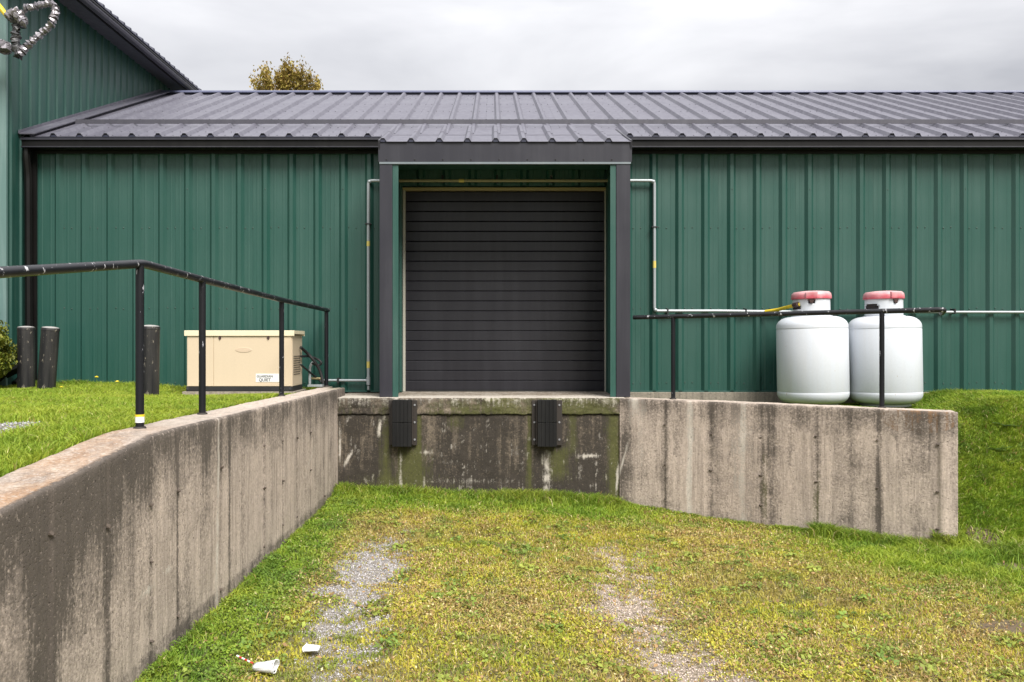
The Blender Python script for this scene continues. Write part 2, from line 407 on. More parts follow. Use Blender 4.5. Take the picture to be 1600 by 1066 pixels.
# three-rib sheets along the front, shared mesh; the sheets round the loading door are cut to size
def sheet_mesh(name, x0, x1, z0, z1, y=WY, lap=.0015):
    """ribbed cladding from x0 to x1 whose ribs keep the building's pitch"""
    bm = bmesh.new(); pts = []
    k0 = math.floor((x0-RIB0)/P)-1; k1 = math.ceil((x1-RIB0)/P)+1
    for k in range(k0, k1+1):
        c = RIB0 + k*P
        for dx, d in ((-.112, 0), (-.106, .0018), (-.094, .0018), (-.088, 0), (-.052, 0), (-.020, .034), (.020, .034), (.052, 0), (.088, 0), (.094, .0018), (.106, .0018), (.112, 0)):
            pts.append((c+dx, d))
    pts = [p for p in pts if x0 < p[0] < x1]; pts = [(x0, 0)] + pts + [(x1, 0)]
    A = [bm.verts.new((x, y-d, z0)) for x, d in pts]; B = [bm.verts.new((x, y-d, z1)) for x, d in pts]
    C = [bm.verts.new((x, y-d+.012, z0)) for x, d in pts]; E = [bm.verts.new((x, y-d+.012, z1)) for x, d in pts]
    for i in range(len(pts)-1):
        bm.faces.new((A[i], A[i+1], B[i+1], B[i])); bm.faces.new((C[i+1], C[i], E[i], E[i+1]))
        bm.faces.new((A[i], C[i], C[i+1], A[i+1])); bm.faces.new((B[i], B[i+1], E[i+1], E[i]))
    bm.faces.new((A[0], B[0], E[0], C[0])); bm.faces.new((A[-1], C[-1], E[-1], B[-1]))
    return bm
x = RIB0 - P*.5 - P*3*9
edges = []
while x < 10.5: edges.append(x); x += 3*P
DOORX0, DOORX1 = -1.06, 1.375
shared = None
for a in edges:
    b = a + 3*P - .0015
    if b < -5.5: continue
    if a < -5.5: bm_link('wall_panel', sheet_mesh('w', -5.497, b, BOTZ, TOPZ), M_GREEN, wh); continue
    cuts = []
    if b < DOORX0 or a > DOORX1:
        if shared is None:
            shared = bm_link('wall_panel', sheet_mesh('w', a, b, BOTZ, TOPZ), M_GREEN, wh); sa = a
        else:
            q = shared.copy(); COL.objects.link(q); q.parent = wh; q.location = (shared.location.x + (a-sa), shared.location.y, shared.location.z)
    else:
        if a < DOORX0: bm_link('wall_panel', sheet_mesh('w', a, DOORX0, BOTZ, TOPZ), M_GREEN, wh)
        if b > DOORX1: bm_link('wall_panel', sheet_mesh('w', DOORX1, b, BOTZ, TOPZ), M_GREEN, wh)
        u0, u1 = max(a, DOORX0), min(b, DOORX1)
        if u1-u0 > .02: bm_link('wall_panel', sheet_mesh('w', u0, u1, 3.545, TOPZ), M_GREEN, wh)
XR = edges[-1] + 3*P
# screws in the wall cladding: too small to pick apart
bm = bmesh.new()
def screw(bm, p, r=.0085, axis='y'):
    if axis == 'y': vs = [bm.verts.new((p[0]+r*math.cos(k*math.pi/3), p[1]-.004, p[2]+r*math.sin(k*math.pi/3))) for k in range(6)]; t = bm.verts.new((p[0], p[1]-.009, p[2]))
    else: vs = [bm.verts.new((p[0]+r*math.cos(k*math.pi/3), p[1]+r*math.sin(k*math.pi/3), p[2]+.002)) for k in range(6)]; t = bm.verts.new((p[0], p[1], p[2]+.008))
    for k in range(6): bm.faces.new((vs[k], vs[(k+1) % 6], t))
for zrow in (3.05, 2.10, 1.22, 3.50):
    for k in range(-24, 28):
        X = RIB0 + k*P
        if X < -5.4 or X > XR: continue
        for dx in ((.062, .15) if zrow != 3.5 else (.0,)):
            q = X+dx
            if -1.3 < q < 1.55: continue
            if zrow == 3.5 and k % 3: continue
            screw(bm, (q, WY - (.032 if dx == 0 else 0), zrow + random.uniform(-.008, .008)))
o = bm_link('screw', bm, painted('screw_heads', (.02, .05, .04), .5), wh); o['kind'] = 'stuff'

# foundation strip under the cladding
def grid_attr(o, paint, rust):
    me = o.data; n = len(me.vertices)
    a = me.attributes.new('paint', 'FLOAT_COLOR', 'POINT'); cc = np.ones((n, 4), np.float32); cc[:, :3] = np.clip(paint, 0, 1); a.data.foreach_set('color', cc.ravel())
    b = me.attributes.new('rust', 'FLOAT', 'POINT'); b.data.foreach_set('value', np.ascontiguousarray(np.clip(rust, 0, 1), np.float32))
for (a, b) in ((-5.5, -1.96), (1.52, XR)):
    mkbox('foundation', a, b, WY-.055, WY+.2, .1, BOTZ-.004, M_CONCF, wh, .006)
mkbox('base_flashing', 1.52, XR, WY-.034, WY+.01, BOTZ-.003, BOTZ+.012, M_GREEN_IN, wh)
mkbox('base_flashing', -5.5, -1.26, WY-.034, WY+.01, BOTZ-.003, BOTZ+.012, M_GREEN_IN, wh)
# the rest of the shell
RIDGE_Y, RIDGE_Z = 13.84, EYE + 4.13; EAVE_Y, EAVE_Z = 9.68, EYE + 2.395
SL = (RIDGE_Z-EAVE_Z)/(RIDGE_Y-EAVE_Y); BACK_Y = 2*RIDGE_Y-WY
mkbox('rear_wall', -5.5, XR, BACK_Y-.1, BACK_Y, .9, TOPZ, M_GREEN, wh)
bm = bmesh.new(); vs = [bm.verts.new(p) for p in ((XR, WY+.02, .9), (XR, BACK_Y-.1, .9), (XR, BACK_Y-.1, TOPZ+.05), (XR, RIDGE_Y, RIDGE_Z-.06), (XR, WY+.02, TOPZ+.05))]; bm.faces.new(vs)
e = bmesh.ops.extrude_face_region(bm, geom=bm.faces[:]); bmesh.ops.translate(bm, verts=[v for v in e['geom'] if isinstance(v, bmesh.types.BMVert)], vec=(-.08, 0, 0))
bm_link('side_wall', bm, M_GREEN, wh)

# roof sheets: three ribs each, shared mesh
def roof_sheet(x0, n_ribs, y0, z0, y1, z1, w=P, rib=.038, phase=.5):
    bm = bmesh.new(); pts = [(0, 0)]
    for k in range(n_ribs):
        c = w*(k+phase)
        pts += [(c-.044, 0), (c-.017, rib), (c+.017, rib), (c+.044, 0)]
    pts.append((n_ribs*w-.001, 0))
    L_ = math.hypot(y1-y0, z1-z0); ny_, nz_ = -(z1-z0)/L_, (y1-y0)/L_
    def row(y, z, off): return [bm.verts.new((x0+px, y+ny_*(d+off), z+nz_*(d+off))) for px, d in pts]
    A = row(y0, z0, 0); B = row(y1, z1, 0); C = row(y0, z0, -.004); E = row(y1, z1, -.004)
    for i in range(len(pts)-1):
        bm.faces.new((A[i], A[i+1], B[i+1], B[i])); bm.faces.new((C[i+1], C[i], E[i], E[i+1]))
        bm.faces.new((A[i], C[i], C[i+1], A[i+1])); bm.faces.new((B[i], B[i+1], E[i+1], E[i]))
    bm.faces.new((A[0], B[0], E[0], C[0])); bm.faces.new((A[-1], C[-1], E[-1], B[-1]))
    return bm
first = None; rx = RIB0 - P*.5 - 3*P*8
while rx < XR-.1:
    if first is None:
        first = bm_link('roof_panel', roof_sheet(rx, 3, EAVE_Y, EAVE_Z, RIDGE_Y, RIDGE_Z), M_ROOF, wh); fx = rx
    else:
        q = first.copy(); COL.objects.link(q); q.parent = wh; q.location = first.location + Vector((rx-fx, 0, 0))
    rx += 3*P
RX0 = fx
mkbox_roof_back = bmesh.new()
vs = [mkbox_roof_back.verts.new(p) for p in ((-5.5, RIDGE_Y, RIDGE_Z-.003), (rx, RIDGE_Y, RIDGE_Z-.003), (rx, BACK_Y+.1, EAVE_Z), (-5.5, BACK_Y+.1, EAVE_Z))]
f_ = mkbox_roof_back.faces.new(vs); e = bmesh.ops.extrude_face_region(mkbox_roof_back, geom=[f_]); bmesh.ops.translate(mkbox_roof_back, verts=[v for v in e['geom'] if isinstance(v, bmesh.types.BMVert)], vec=(0, 0, -.03))
bm_link('rear_roof', mkbox_roof_back, M_ROOF, wh)
# filler panel left of the first full sheet
bm_link('roof_panel', roof_sheet(-5.5, 1, EAVE_Y, EAVE_Z, RIDGE_Y, RIDGE_Z, w=RX0+5.5 if RX0 > -5.5 else .05, phase=.35), M_ROOF, wh) if RX0 > -5.45 else None
# ridge cap
bm = bmesh.new(); prism_x(bm, [(RIDGE_Y-.13, RIDGE_Z-.012), (RIDGE_Y-.13, RIDGE_Z+.0), (RIDGE_Y-.12, RIDGE_Z+.02), (RIDGE_Y, RIDGE_Z+.062), (RIDGE_Y+.15, RIDGE_Z+.0), (RIDGE_Y, RIDGE_Z+.05)], -5.45, XR)
bm_link('ridge_cap', bm, painted('ridge_metal', (.09, .10, .17), .4, (.2, .2, .26), .1), wh)
# closure strip in shade under the cap
mkbox('ridge_closure', -5.45, XR, RIDGE_Y-.10, RIDGE_Y-.085, RIDGE_Z-.045, RIDGE_Z+.012, M_ROOFD, wh)
# flat snow guard strip standing on the ribs
sy = 10.40; sz = EAVE_Z + (sy-EAVE_Y)*SL
mkbox('snow_guard', -5.2, XR, sy-.004, sy+.004, sz+.036, sz+.090, M_BAND, wh)
bm = bmesh.new(); prism_x(bm, [(sy-.09, sz-.008+.034), (sy-.09, sz-.004+.034), (sy-.004, sz+.036), (sy-.004, sz+.032)], -5.2, XR)
# dark foam closures below the eave ribs
bm = bmesh.new()
k = math.ceil((-5.4-RIB0)/P)
while RIB0+k*P < XR:
    X = RIB0+k*P
    if not (-1.2 < X < 1.5):
        box(bm, X-.034, X+.034, EAVE_Y-.0, EAVE_Y+.012, EAVE_Z-.006, EAVE_Z+.022)
    k += 1
bm_link('eave_closure', bm, M_ROOFD, wh)['kind'] = 'stuff'
mkbox('eave_edge', -5.45, XR, EAVE_Y+.006, EAVE_Y+.02, EAVE_Z-.04, EAVE_Z-.006, M_ROOFD, wh)
# roof screws
bm = bmesh.new(); M_SCR = painted('roof_screws', (.05, .05, .06), .5)
for row in (9.74, 9.98, 10.30, 11.0, 11.75, 12.5, 13.2, 13.6):
    zz = EAVE_Z + (row-EAVE_Y)*SL
    for k in range(-26, 28):
        X = RIB0+k*P
        if X < -5.4 or X > XR: continue
        for dx in (.055, .15, .24):
            screw(bm, (X+dx, row+random.uniform(-.01, .01), zz), .008, 'z')
for k in range(-24, 28, 3):
    X = RIB0+k*P
    for j in range(24):
        y = 9.85 + j*.165; 
        screw(bm, (X-.026+.0*j, y, EAVE_Z+(y-EAVE_Y)*SL+.016), .008, 'z'); screw(bm, (X+.03, y+.08, EAVE_Z+(y+.08-EAVE_Y)*SL+.002), .006, 'z')
o = bm_link('roof_screw', bm, M_SCR, wh); o['kind'] = 'stuff'
# gutter, in two runs either side of the canopy
gt, gb = PZ(216.0, 9.60), PZ(230.5, 9.60)
for (a, b) in ((-5.43, -1.232), (1.522, XR)):
    bm = bmesh.new()
    prof = [(9.60, gt), (9.60, gt-.022), (9.612, gt-.026), (9.612, gb+.022), (9.600, gb+.016), (9.600, gb), (9.735, gb), (9.735, gt-.01), (9.725, gt-.01), (9.725, gb+.010), (9.62, gb+.012), (9.622, gt)]
    prism_x(bm, prof, a, b); g_ = bm_link('gutter', bm, M_GUTTER, wh)
    mkbox('gutter_lip', a, b, 9.592, 9.5995, gt-.020, gt+.004, M_CHAR, g_)
    mkbox('gutter_lip', a, b, 9.592, 9.5995, gb+.002, gb+.014, M_CHAR, g_)
    mkbox('fascia', a, b, WY-.040, WY-.028, 3.915, EAVE_Z-.03, M_GUTTER, wh)
# flashing where the roof meets the taller building
bm = bmesh.new()
for a, b, c_, d in ((-5.44, -5.36, .012, .05),):
    v = [bm.verts.new(p) for p in ((-5.49, EAVE_Y-.03, EAVE_Z+.02), (-5.30, EAVE_Y-.03, EAVE_Z+.02), (-5.30, RIDGE_Y, RIDGE_Z+.045), (-5.49, RIDGE_Y, RIDGE_Z+.045))]
    f_ = bm.faces.new(v); e = bmesh.ops.extrude_face_region(bm, geom=[f_]); bmesh.ops.translate(bm, verts=[q for q in e['geom'] if isinstance(q, bmesh.types.BMVert)], vec=(0, 0, .012))
    v = [bm.verts.new(p) for p in ((-5.492, EAVE_Y-.03, EAVE_Z+.02), (-5.492, EAVE_Y-.03, EAVE_Z+.065), (-5.492, RIDGE_Y, RIDGE_Z+.09), (-5.492, RIDGE_Y, RIDGE_Z+.045))]
    f_ = bm.faces.new(v); e = bmesh.ops.extrude_face_region(bm, geom=[f_]); bmesh.ops.translate(bm, verts=[q for q in e['geom'] if isinstance(q, bmesh.types.BMVert)], vec=(.012, 0, 0))
bm_link('flashing', bm, M_ROOF, wh)
# downspout at the left end
ds = bm_link('downspout', (lambda b: (tube(b, bend([(-5.40, 9.66, gb+.02), (-5.40, 9.66, gb-.10), (-5.40, 9.70, gb-.30), (-5.40, 9.72, 1.36), (-5.44, 9.5, 1.22)], .06), .042, 8), b)[1])(bmesh.new()), M_GUTTER, wh, 40)
bm = bmesh.new(); tube(bm, [(-5.36, 9.45, 1.42), (-5.75, 9.30, 1.20)], .055, 4); bm_link('downspout_extension', bm, M_GUTTER, wh)
bm = bmesh.new(); box(bm, -5.455, -5.34, 9.76, 9.785, BOTZ, 3.92); bm_link('corner_trim', bm, M_GUTTER, wh)

# ---- canopy over the door (a part of the building)
CY0 = 9.0
can = mkbox('canopy', PX(591, CY0), PX(987.5, CY0), CY0, CY0+.03, PZ(253, CY0), PZ(222.5, CY0), M_CHAR, wh, .003)
cx0, cx1 = PX(591, CY0), PX(987.5, CY0); cz = PZ(222, CY0); CSL = .373
CE = CY0+1.27
first = None; x = .045+P/2-P*4
bounds = [cx0+.004, x+0, x+3*P, x+6*P, x+9*P]
kk = [cx0]
def canopy_sheet(x0, x1, y0, z0, y1, z1, lift=0):
    bm = bmesh.new(); pts = [(x0, 0)]
    for k in range(-6, 8):
        c = .045 + k*P
        for dx, d in ((-.042, 0), (-.016, .038), (.016, .038), (.042, 0)):
            if x0 < c+dx < x1: pts.append((c+dx, d))
    pts.append((x1, 0))
    A = [bm.verts.new((p, y0, z0+d+lift)) for p, d in pts]; B = [bm.verts.new((p, y1, z1+d+lift)) for p, d in pts]
    C = [bm.verts.new((p, y0, z0+d+lift-.005)) for p, d in pts]; E = [bm.verts.new((p, y1, z1+d+lift-.005)) for p, d in pts]
    for i in range(len(pts)-1):
        bm.faces.new((A[i], A[i+1], B[i+1], B[i])); bm.faces.new((C[i+1], C[i], E[i], E[i+1])); bm.faces.new((A[i], C[i], C[i+1], A[i+1])); bm.faces.new((B[i], B[i+1], E[i+1], E[i]))
    return bm
xb = [cx0+.01, -.412-P*0-.155+.0, .045+P*1.5, cx1-.01]
xb = [cx0+.01, .045-P*1.5, .045+P*1.5, cx1-.01]
ymid = CY0+.62
for a, b in zip(xb, xb[1:]):
    bm_link('canopy_roof_panel', canopy_sheet(a, b-.001, CY0-.02, cz+.002, ymid, cz+CSL*(ymid-CY0)+.002), M_ROOF, can)
    bm_link('canopy_roof_panel', canopy_sheet(a, b-.001, ymid-.06, cz+CSL*(ymid-.06-CY0)+.008, CE, cz+CSL*(CE-CY0)+.008), M_ROOF, can)
bm = bmesh.new()
for k in range(-4, 5):
    X = .045+k*P
    if cx0 < X < cx1: box(bm, X-.028, X+.028, CY0-.012, CY0+.01, cz-.002, cz+.026)
o = bm_link('closure', bm, M_ROOFD, can); o['kind'] = 'stuff'
for X in (cx0, cx1):     # rake trims and the cheeks of the canopy
    bm = bmesh.new()
    s_ = 1 if X < 0 else -1
    v = [bm.verts.new(p) for p in ((X, CY0+.03, PZ(253, CY0)), (X, CY0-.022, cz+.014), (X, CE-.2, cz+CSL*(CE-.2-CY0)+.014), (X, WY-.03, PZ(253, CY0)))]
    f_ = bm.faces.new(v); e = bmesh.ops.extrude_face_region(bm, geom=[f_]); bmesh.ops.translate(bm, verts=[q for q in e['geom'] if isinstance(q, bmesh.types.BMVert)], vec=(.02*s_, 0, 0))
    bm_link('rake_trim', bm, M_CHAR, can)
mkbox('drip_edge', cx0+.012, cx1-.012, CY0-.006, CY0+.03, PZ(256.5, CY0), PZ(253, CY0)-.002, M_DRIP, can)
bm = bmesh.new()
for px in (604, 648, 692, 736, 780, 824, 868, 912, 956): screw(bm, (PX(px, CY0), CY0, PZ(249.5, CY0)))
bm_link('screw', bm, M_BLK, can)['kind'] = 'stuff'
# posts (charcoal trim) and green reveals
px_in0, px_in1 = PX(613, CY0), PX(963, CY0)
zb = 1.108; zt = PZ(256.5, CY0)-.001
for a, b in ((PX(593, CY0), px_in0), (px_in1, PX(985, CY0))):
    mkbox('post', a, b, CY0+.002, CY0+.10, zb, zt, M_CHAR, can, .004)
for a, s_ in ((px_in0, 1), (px_in1, -1)):
    # inner cheek: ribbed green sheet running back to the wall
    bm = bmesh.new(); prof = []
    y = CY0+.006
    yy = [(CY0+.004, 0), (CY0+.30, 0), (CY0+.32, .0), (CY0+.335, .016), (CY0+.365, .016), (CY0+.38, 0), (CY0+.60, 0), (CY0+.615, .016), (CY0+.645, .016), (CY0+.66, 0), (WY-.0, 0)]
    A = [bm.verts.new((a-s_*.01+s_*d*.6, y, zb+.002)) for y, d in yy]; B = [bm.verts.new((a-s_*.01+s_*d*.6, y, zt)) for y, d in yy]
    C = [bm.verts.new((a-s_*.02, y, zb+.002)) for y, d in yy]; E = [bm.verts.new((a-s_*.02, y, zt)) for y, d in yy]
    for i in range(len(yy)-1):
        bm.faces.new((A[i], A[i+1], B[i+1], B[i])); bm.faces.new((C[i+1], C[i], E[i], E[i+1])); bm.faces.new((B[i], B[i+1], E[i+1], E[i]))
    bm.faces.new((A[0], B[0], E[0], C[0]))
    bm_link('cheek_panel', bm, M_GREEN_IN, can)
    mkbox('reveal_trim', min(a+s_*.001, a+s_*.064), max(a+s_*.001, a+s_*.064), CY0+.012, CY0+.022, zb, zt, M_GREEN_IN, can, .002)
# outer cheeks and underside
for a, s_ in ((PX(593, CY0)+.006, 1), (PX(985, CY0)-.006, -1)):
    mkbox('outer_cheek', min(a, a+.01*s_), max(a, a+.01*s_), CY0+.10, WY-.03, zb, zt, M_GREEN, can)
mkbox('soffit', px_in0-.01, px_in1+.01, CY0+.04, WY-.04, zt+.10, zt+.115, M_GREEN_IN, can)

# ---- overhead door
DY = 10.03
dx0, dx1 = PX(633.5, DY), PX(946, DY); dz0, dz1 = 1.122, PZ(299, DY)
door = mkbox('overhead_door', dx0-.05, dx1+.05, DY+.05, DY+.09, dz0, dz1+.1, M_DOOR, wh)
ns = 20; h = (dz1-dz0)/ns
for i in range(ns):
    bm = bmesh.new(); z0 = dz0+i*h; z1 = z0+h
    joint = (i % 4 == 0)
    e = .004 if joint else .002
    prism_x(bm, [(DY+.04, z0+e*.4), (DY+.005, z0+e*.4), (DY, z0+.0045), (DY, z1-.013), (DY+.010, z1-.0025), (DY+.04, z1-.001)], dx0, dx1)
    bm_link('door_slat', bm, M_DOOR, door)
mkbox('bottom_seal', dx0, dx1, DY-.004, DY+.03, 1.108, dz0, M_BLK, door)
mkbox('door_header', PX(630, DY), PX(949, DY), DY-.06, DY+.0, PZ(297.5, DY-.06)+.0, PZ(293, DY-.06), M_YTRIM, wh)
mkbox('lintel', PX(620, DY), PX(960, DY), DY-.02, DY+.05, PZ(293.5, DY)+.006, TOPZ, M_GREEN_IN, wh)
for a, b in ((PX(629.8, DY-.05), PX(633.2, DY-.05)), (PX(945.2, DY-.05), PX(948.2, DY-.05))):
    mkbox('jamb_seal', a, b, DY-.05, DY+.03, 1.110, PZ(297.5, DY-.05), M_WTRIM, wh)
for a, b in ((px_in0-.02, PX(629.6, DY-.05)), (PX(948.6, DY-.05), px_in1+.02)):
    mkbox('door_jamb', a, b, WY+.02, DY+.04, 1.110, 3.6, M_GREEN_IN, wh)
# brackets visible over the header
for px in (690, 775, 860): mkbox('bracket', PX(px, 9.76), PX(px+3, 9.76), 9.755, 9.779, 3.57, 3.66, M_BLACKP, wh)

# ------------------------------------------------------------------ tall building at the left
tb = empty('tall_metal_building', (-8, 12, 1.1), 'taller green metal clad building at the far left with its eave above the low roof', 'building')
TX = -5.5; TT = EYE+4.33
def tall_sheet(y0, y1, z0, z1):
    bm = bmesh.new(); pts = [(y0, 0)]; w = .2032; n = int(round((y1-y0)/w))
    for k in range(n):
        c = y0 + w*(k+.5); pts += [(c-.030, 0), (c-.015, .018), (c+.015, .018), (c+.030, 0)]
    pts.append((y1, 0))
    A = [bm.verts.new((TX+d, y, z0)) for y, d in pts]; B = [bm.verts.new((TX+d, y, z1)) for y, d in pts]
    C = [bm.verts.new((TX+d-.01, y, z0)) for y, d in pts]; E = [bm.verts.new((TX+d-.01, y, z1)) for y, d in pts]
    for i in range(len(pts)-1):
        bm.faces.new((A[i], A[i+1], B[i+1], B[i])); bm.faces.new((C[i+1], C[i], E[i], E[i+1])); bm.faces.new((A[i], C[i], C[i+1], A[i+1]))
    return bm
y = 9.42; f0 = None
while y < 20:
    if f0 is None: f0 = bm_link('wall_panel', tall_sheet(y, y+.8128-.001, 1.08, TT), M_GREEN_IN, tb); fy = y
    else:
        q = f0.copy(); COL.objects.link(q); q.parent = tb; q.location = f0.location + Vector((0, y-fy, 0))
    y += .8128
TYE = y
mkbox('corner_trim', -5.64, -5.475, 9.385, 9.42, 1.08, TT+.3, M_GREEN_PALE, tb, .004)
mkbox('front_wall', -14, -5.65, 9.41, 9.45, 1.08, TT+.2, M_GREEN_IN, tb)
mkbox('side_wall', -14, TX-.02, TYE-.05, TYE, 1.0, TT, M_GREEN_IN, tb)
mkbox('side_wall', -14.05, -14, 9.41, TYE, 1.0, TT, M_GREEN_IN, tb)
EX = -5.1
bm = bmesh.new(); v = [bm.verts.new(p) for p in ((TX, 9.0, TT), (EX-.10, 9.0, TT-.04), (EX-.10, TYE, TT-.04), (TX, TYE, TT))]; f_ = bm.faces.new(v)
e = bmesh.ops.extrude_face_region(bm, geom=[f_]); bmesh.ops.translate(bm, verts=[q for q in e['geom'] if isinstance(q, bmesh.types.BMVert)], vec=(0, 0, .02)); bm_link('soffit', bm, M_ROOF, tb)
mkbox('fascia', EX-.10, EX-.085, 9.0, TYE, TT-.05, TT+.06, M_GUTTER, tb)
def prism_y(bm, prof, y0, y1):
    a = [bm.verts.new((x, y0, z)) for x, z in prof]; b = [bm.verts.new((x, y1, z)) for x, z in prof]; n = len(prof)
    for i in range(n): bm.faces.new((a[i], a[(i+1) % n], b[(i+1) % n], b[i]))
    bm.faces.new(a[::-1]); bm.faces.new(b)
bm = bmesh.new(); prism_y(bm, [(EX-.08, TT+.05), (EX-.08, TT-.03), (EX-.02, TT-.03), (EX, TT-.005), (EX, TT+.05), (EX-.012, TT+.05), (EX-.012, TT+.0), (EX-.07, TT-.02), (EX-.07, TT+.05)], 9.0, TYE); bm_link('gutter', bm, M_ROOF, tb)
mkbox('gutter_lip', EX+.001, EX+.010, 9.0, TYE, TT+.02, TT+.034, M_GUTTER, tb)
y = 9.0; f0 = None
while y < TYE:
    if f0 is None:
        bm = bmesh.new(); pts = [(0, 0)]
        for k in range(4): c = .2032*(k+.5); pts += [(c-.036, 0), (c-.016, .036), (c+.016, .036), (c+.036, 0)]
        pts.append((.8128, 0))
        zr = TT+.07; A = [bm.verts.new((EX+.01, y+p, zr+d)) for p, d in pts]; B = [bm.verts.new((-9.6, y+p, zr+d+4.5*.55)) for p, d in pts]
        C = [bm.verts.new((EX+.01, y+p, zr-.012)) for p, d in pts]
        for i in range(len(pts)-1): bm.faces.new((A[i], B[i], B[i+1], A[i+1])); bm.faces.new((A[i], A[i+1], C[i+1], C[i]))
        f0 = bm_link('roof_panel', bm, M_ROOFD, tb); fy = y
    else:
        q = f0.copy(); COL.objects.link(q); q.parent = tb; q.location = f0.location + Vector((0, y-fy, 0))
    y += .8128
bm = bmesh.new(); v = [bm.verts.new(p) for p in ((-9.6, 9.0, TT+.07+2.475), (-9.6, TYE, TT+.07+2.475), (-14.1, TYE, TT+.07), (-14.1, 9.0, TT+.07))]; bm.faces.new(v); bm_link('rear_roof', bm, M_ROOFD, tb)
for yy in (9.44, TYE-.05):
    bm = bmesh.new(); bm.faces.new([bm.verts.new(p) for p in ((-5.5, yy, TT), (-9.6, yy, TT+2.45), (-14, yy, TT))])
    bm_link('gable_wall', bm, M_GREEN_IN, tb)

# ------------------------------------------------------------------ loading dock
dk = empty('loading_dock', (-.13, 9.2, 0), 'stained mossy concrete loading dock under the dark overhead door', 'loading dock')
DKY = 8.90; DKZ = EYE-.594; CRZ = EYE - (648-535)/146.0
def grid_mesh(name, U, Vv, fn, mat, parent):
    uu, vv = np.meshgrid(U, Vv, indexing='ij'); Pp = fn(uu, vv); n, m_ = uu.shape
    I = np.arange(n*m_).reshape(n, m_)
    Fq = np.stack([I[:-1, :-1], I[1:, :-1], I[1:, 1:], I[:-1, 1:]], -1).reshape(-1, 4)
    me = fast_mesh(name, Pp.reshape(-1, 3), Fq.ravel(), np.full(len(Fq), 4)); me.shade_smooth()
    return link(name, me, mat, parent)
def pxd(px): return PX(px, DKY)
def dock_paint(x, z):
    """stain, moss, white, rust on the dock's front as seen in the photo (x, z in metres)"""
    px = x*146+768; py = 535-(z-EYE)*146
    s = .56 + 1.1*(fbm(x*7, z*.9, 1)-.45) + .5*(fbm(x*22, z*1.5, 4)-.5) + .35*gs(px-743, 5)*ss(660, 690, py) + .35*gs(px-772, 4) + .3*gs(px-786, 3) + .25*gs(px-815, 14) + .15*gs(px-905, 18)
    s = s + .35*ss(720, 760, py)*gs(px-560, 40) + .2*ss(700, 750, py) - .35*gs(px-573, 22)*ss(735, 650, py) - .25*gs(px-672, 10) + .4*gs(px-598, 9)*ss(640, 740, py)
    mo = .9*gs(px-640, 20)*ss(690, 715, py) + .8*gs(px-653, 5) + .55*gs(px-827, 4) + .7*gs(px-872, 16)*ss(690, 715, py)*ss(760, 735, py) + .85*gs(px-960, 9) + .5*gs(px-895, 7)*ss(720, 690, py) + .35*gs(px-712, 8)*ss(680, 655, py) + .55*gs(px-603, 9)*ss(640, 700, py)
    mo = mo + .5*ss(735, 765, py)*gs(px-620, 60)
    w = 1.0*gs(px-(593-(py-670)*.15), 2.2)*gs(py-670, 12) + 1.0*gs(px-(545-(py-715)*.55), 2.6)*gs(py-716, 12) + 1.1*gs(px-531, 1.6)*gs(py-700, 22)
    w = w + .8*gs(px-854, 5)*ss(700, 710, py)*(.5+.5*ss(700, 740, py)) + .8*gs(px-918, 16)*gs(py-712.5, 2.6) + .6*gs(px-665, 11)*gs(py-707, 3) + .5*gs(px-627, 2)*ss(700, 720, py) + .9*gs(px-(967-(py-730)*.12), 2)*ss(700, 740, py)*gs(py-745, 26)
    w = w*(-.05+1.5*fbm(x*26, z*16, 3)) + .35*gs(py-752, 3)*gs(px-700, 80)*fbm(x*14, z*9, 3) + .10*ss(.62, .75, fbm(x*18, z*12, 6))
    return s, mo, w
def dock_front(u, v):
    y = DKY + .012*(fbm(u*5, v*5, 2)-.5) + .006*(fbm(u*22, v*22, 5)-.5)
    return np.stack([u, y, v], -1)
X0, X1 = -1.68, 1.43
U = np.linspace(X0, X1, 260); Vv = np.linspace(-.25, CRZ-.004, 96)
o = grid_mesh('dock_wall', U, Vv, dock_front, M_CONCD, dk)
uu, vv = np.meshgrid(U, Vv, indexing='ij'); s, mo, w = dock_paint(uu.ravel(), vv.ravel())
grid_attr(o, np.stack([s, mo, w], 1), 0*s)
# cap course: rougher, slightly proud, with a broken upper edge
prof_n = 26; U2 = np.linspace(X0, X1, 420)
def cap_fn(u, v):
    # v 0..1: underside, front, top
    P_ = np.zeros(u.shape+(3,))
    rough = .022*(fbm(u*9, v*6, 4)-.5) + .010*(fbm(u*40, v*20, 6)-.5)
    ed = .020*fbm(u*7, u*0, 2) + .012*fbm(u*30, u*0, 3)            # crumbled arris
    front = DKY - .016 + rough
    crack = .010*(fbm(u*6, u*0+3, 1)-.5) + .012*(vn(u*25, u*0, 2)-.5)
    t = v
    zf = CRZ + crack + .004 + (DKZ-ed-CRZ-.004-crack)*np.clip((t-.12)/.5, 0, 1)
    yf = np.where(t < .12, DKY+.05 + (front-DKY-.05)*(t/.12), front)
    topy = front + ed*1.4 + (np.clip((t-.70)/.3, 0, 1))*(DY+.04 - front - ed*1.4)
    P_[..., 0] = u; P_[..., 1] = np.where(t <= .62, yf, np.where(t < .70, front+ed*.9, topy))
    P_[..., 2] = np.where(t <= .62, zf, np.where(t < .70, DKZ-.25*ed, DKZ + .004*(fbm(u*8, t*30, 1)-.5)))
    return P_
V2 = np.concatenate([[0, .119], np.linspace(.12, .62, 14), [.66], np.linspace(.70, 1, 14)])
o = grid_mesh('dock_slab', U2, V2, cap_fn, M_CONCD, dk)
uu, vv = np.meshgrid(U2, V2, indexing='ij'); uu = uu.ravel(); vv = vv.ravel(); px = uu*146+768
fr = (vv < .68)
s = np.where(fr, .38+1.1*(fbm(uu*9, vv*4, 1)-.42)+.3*gs(vv-.12, .05), .06)
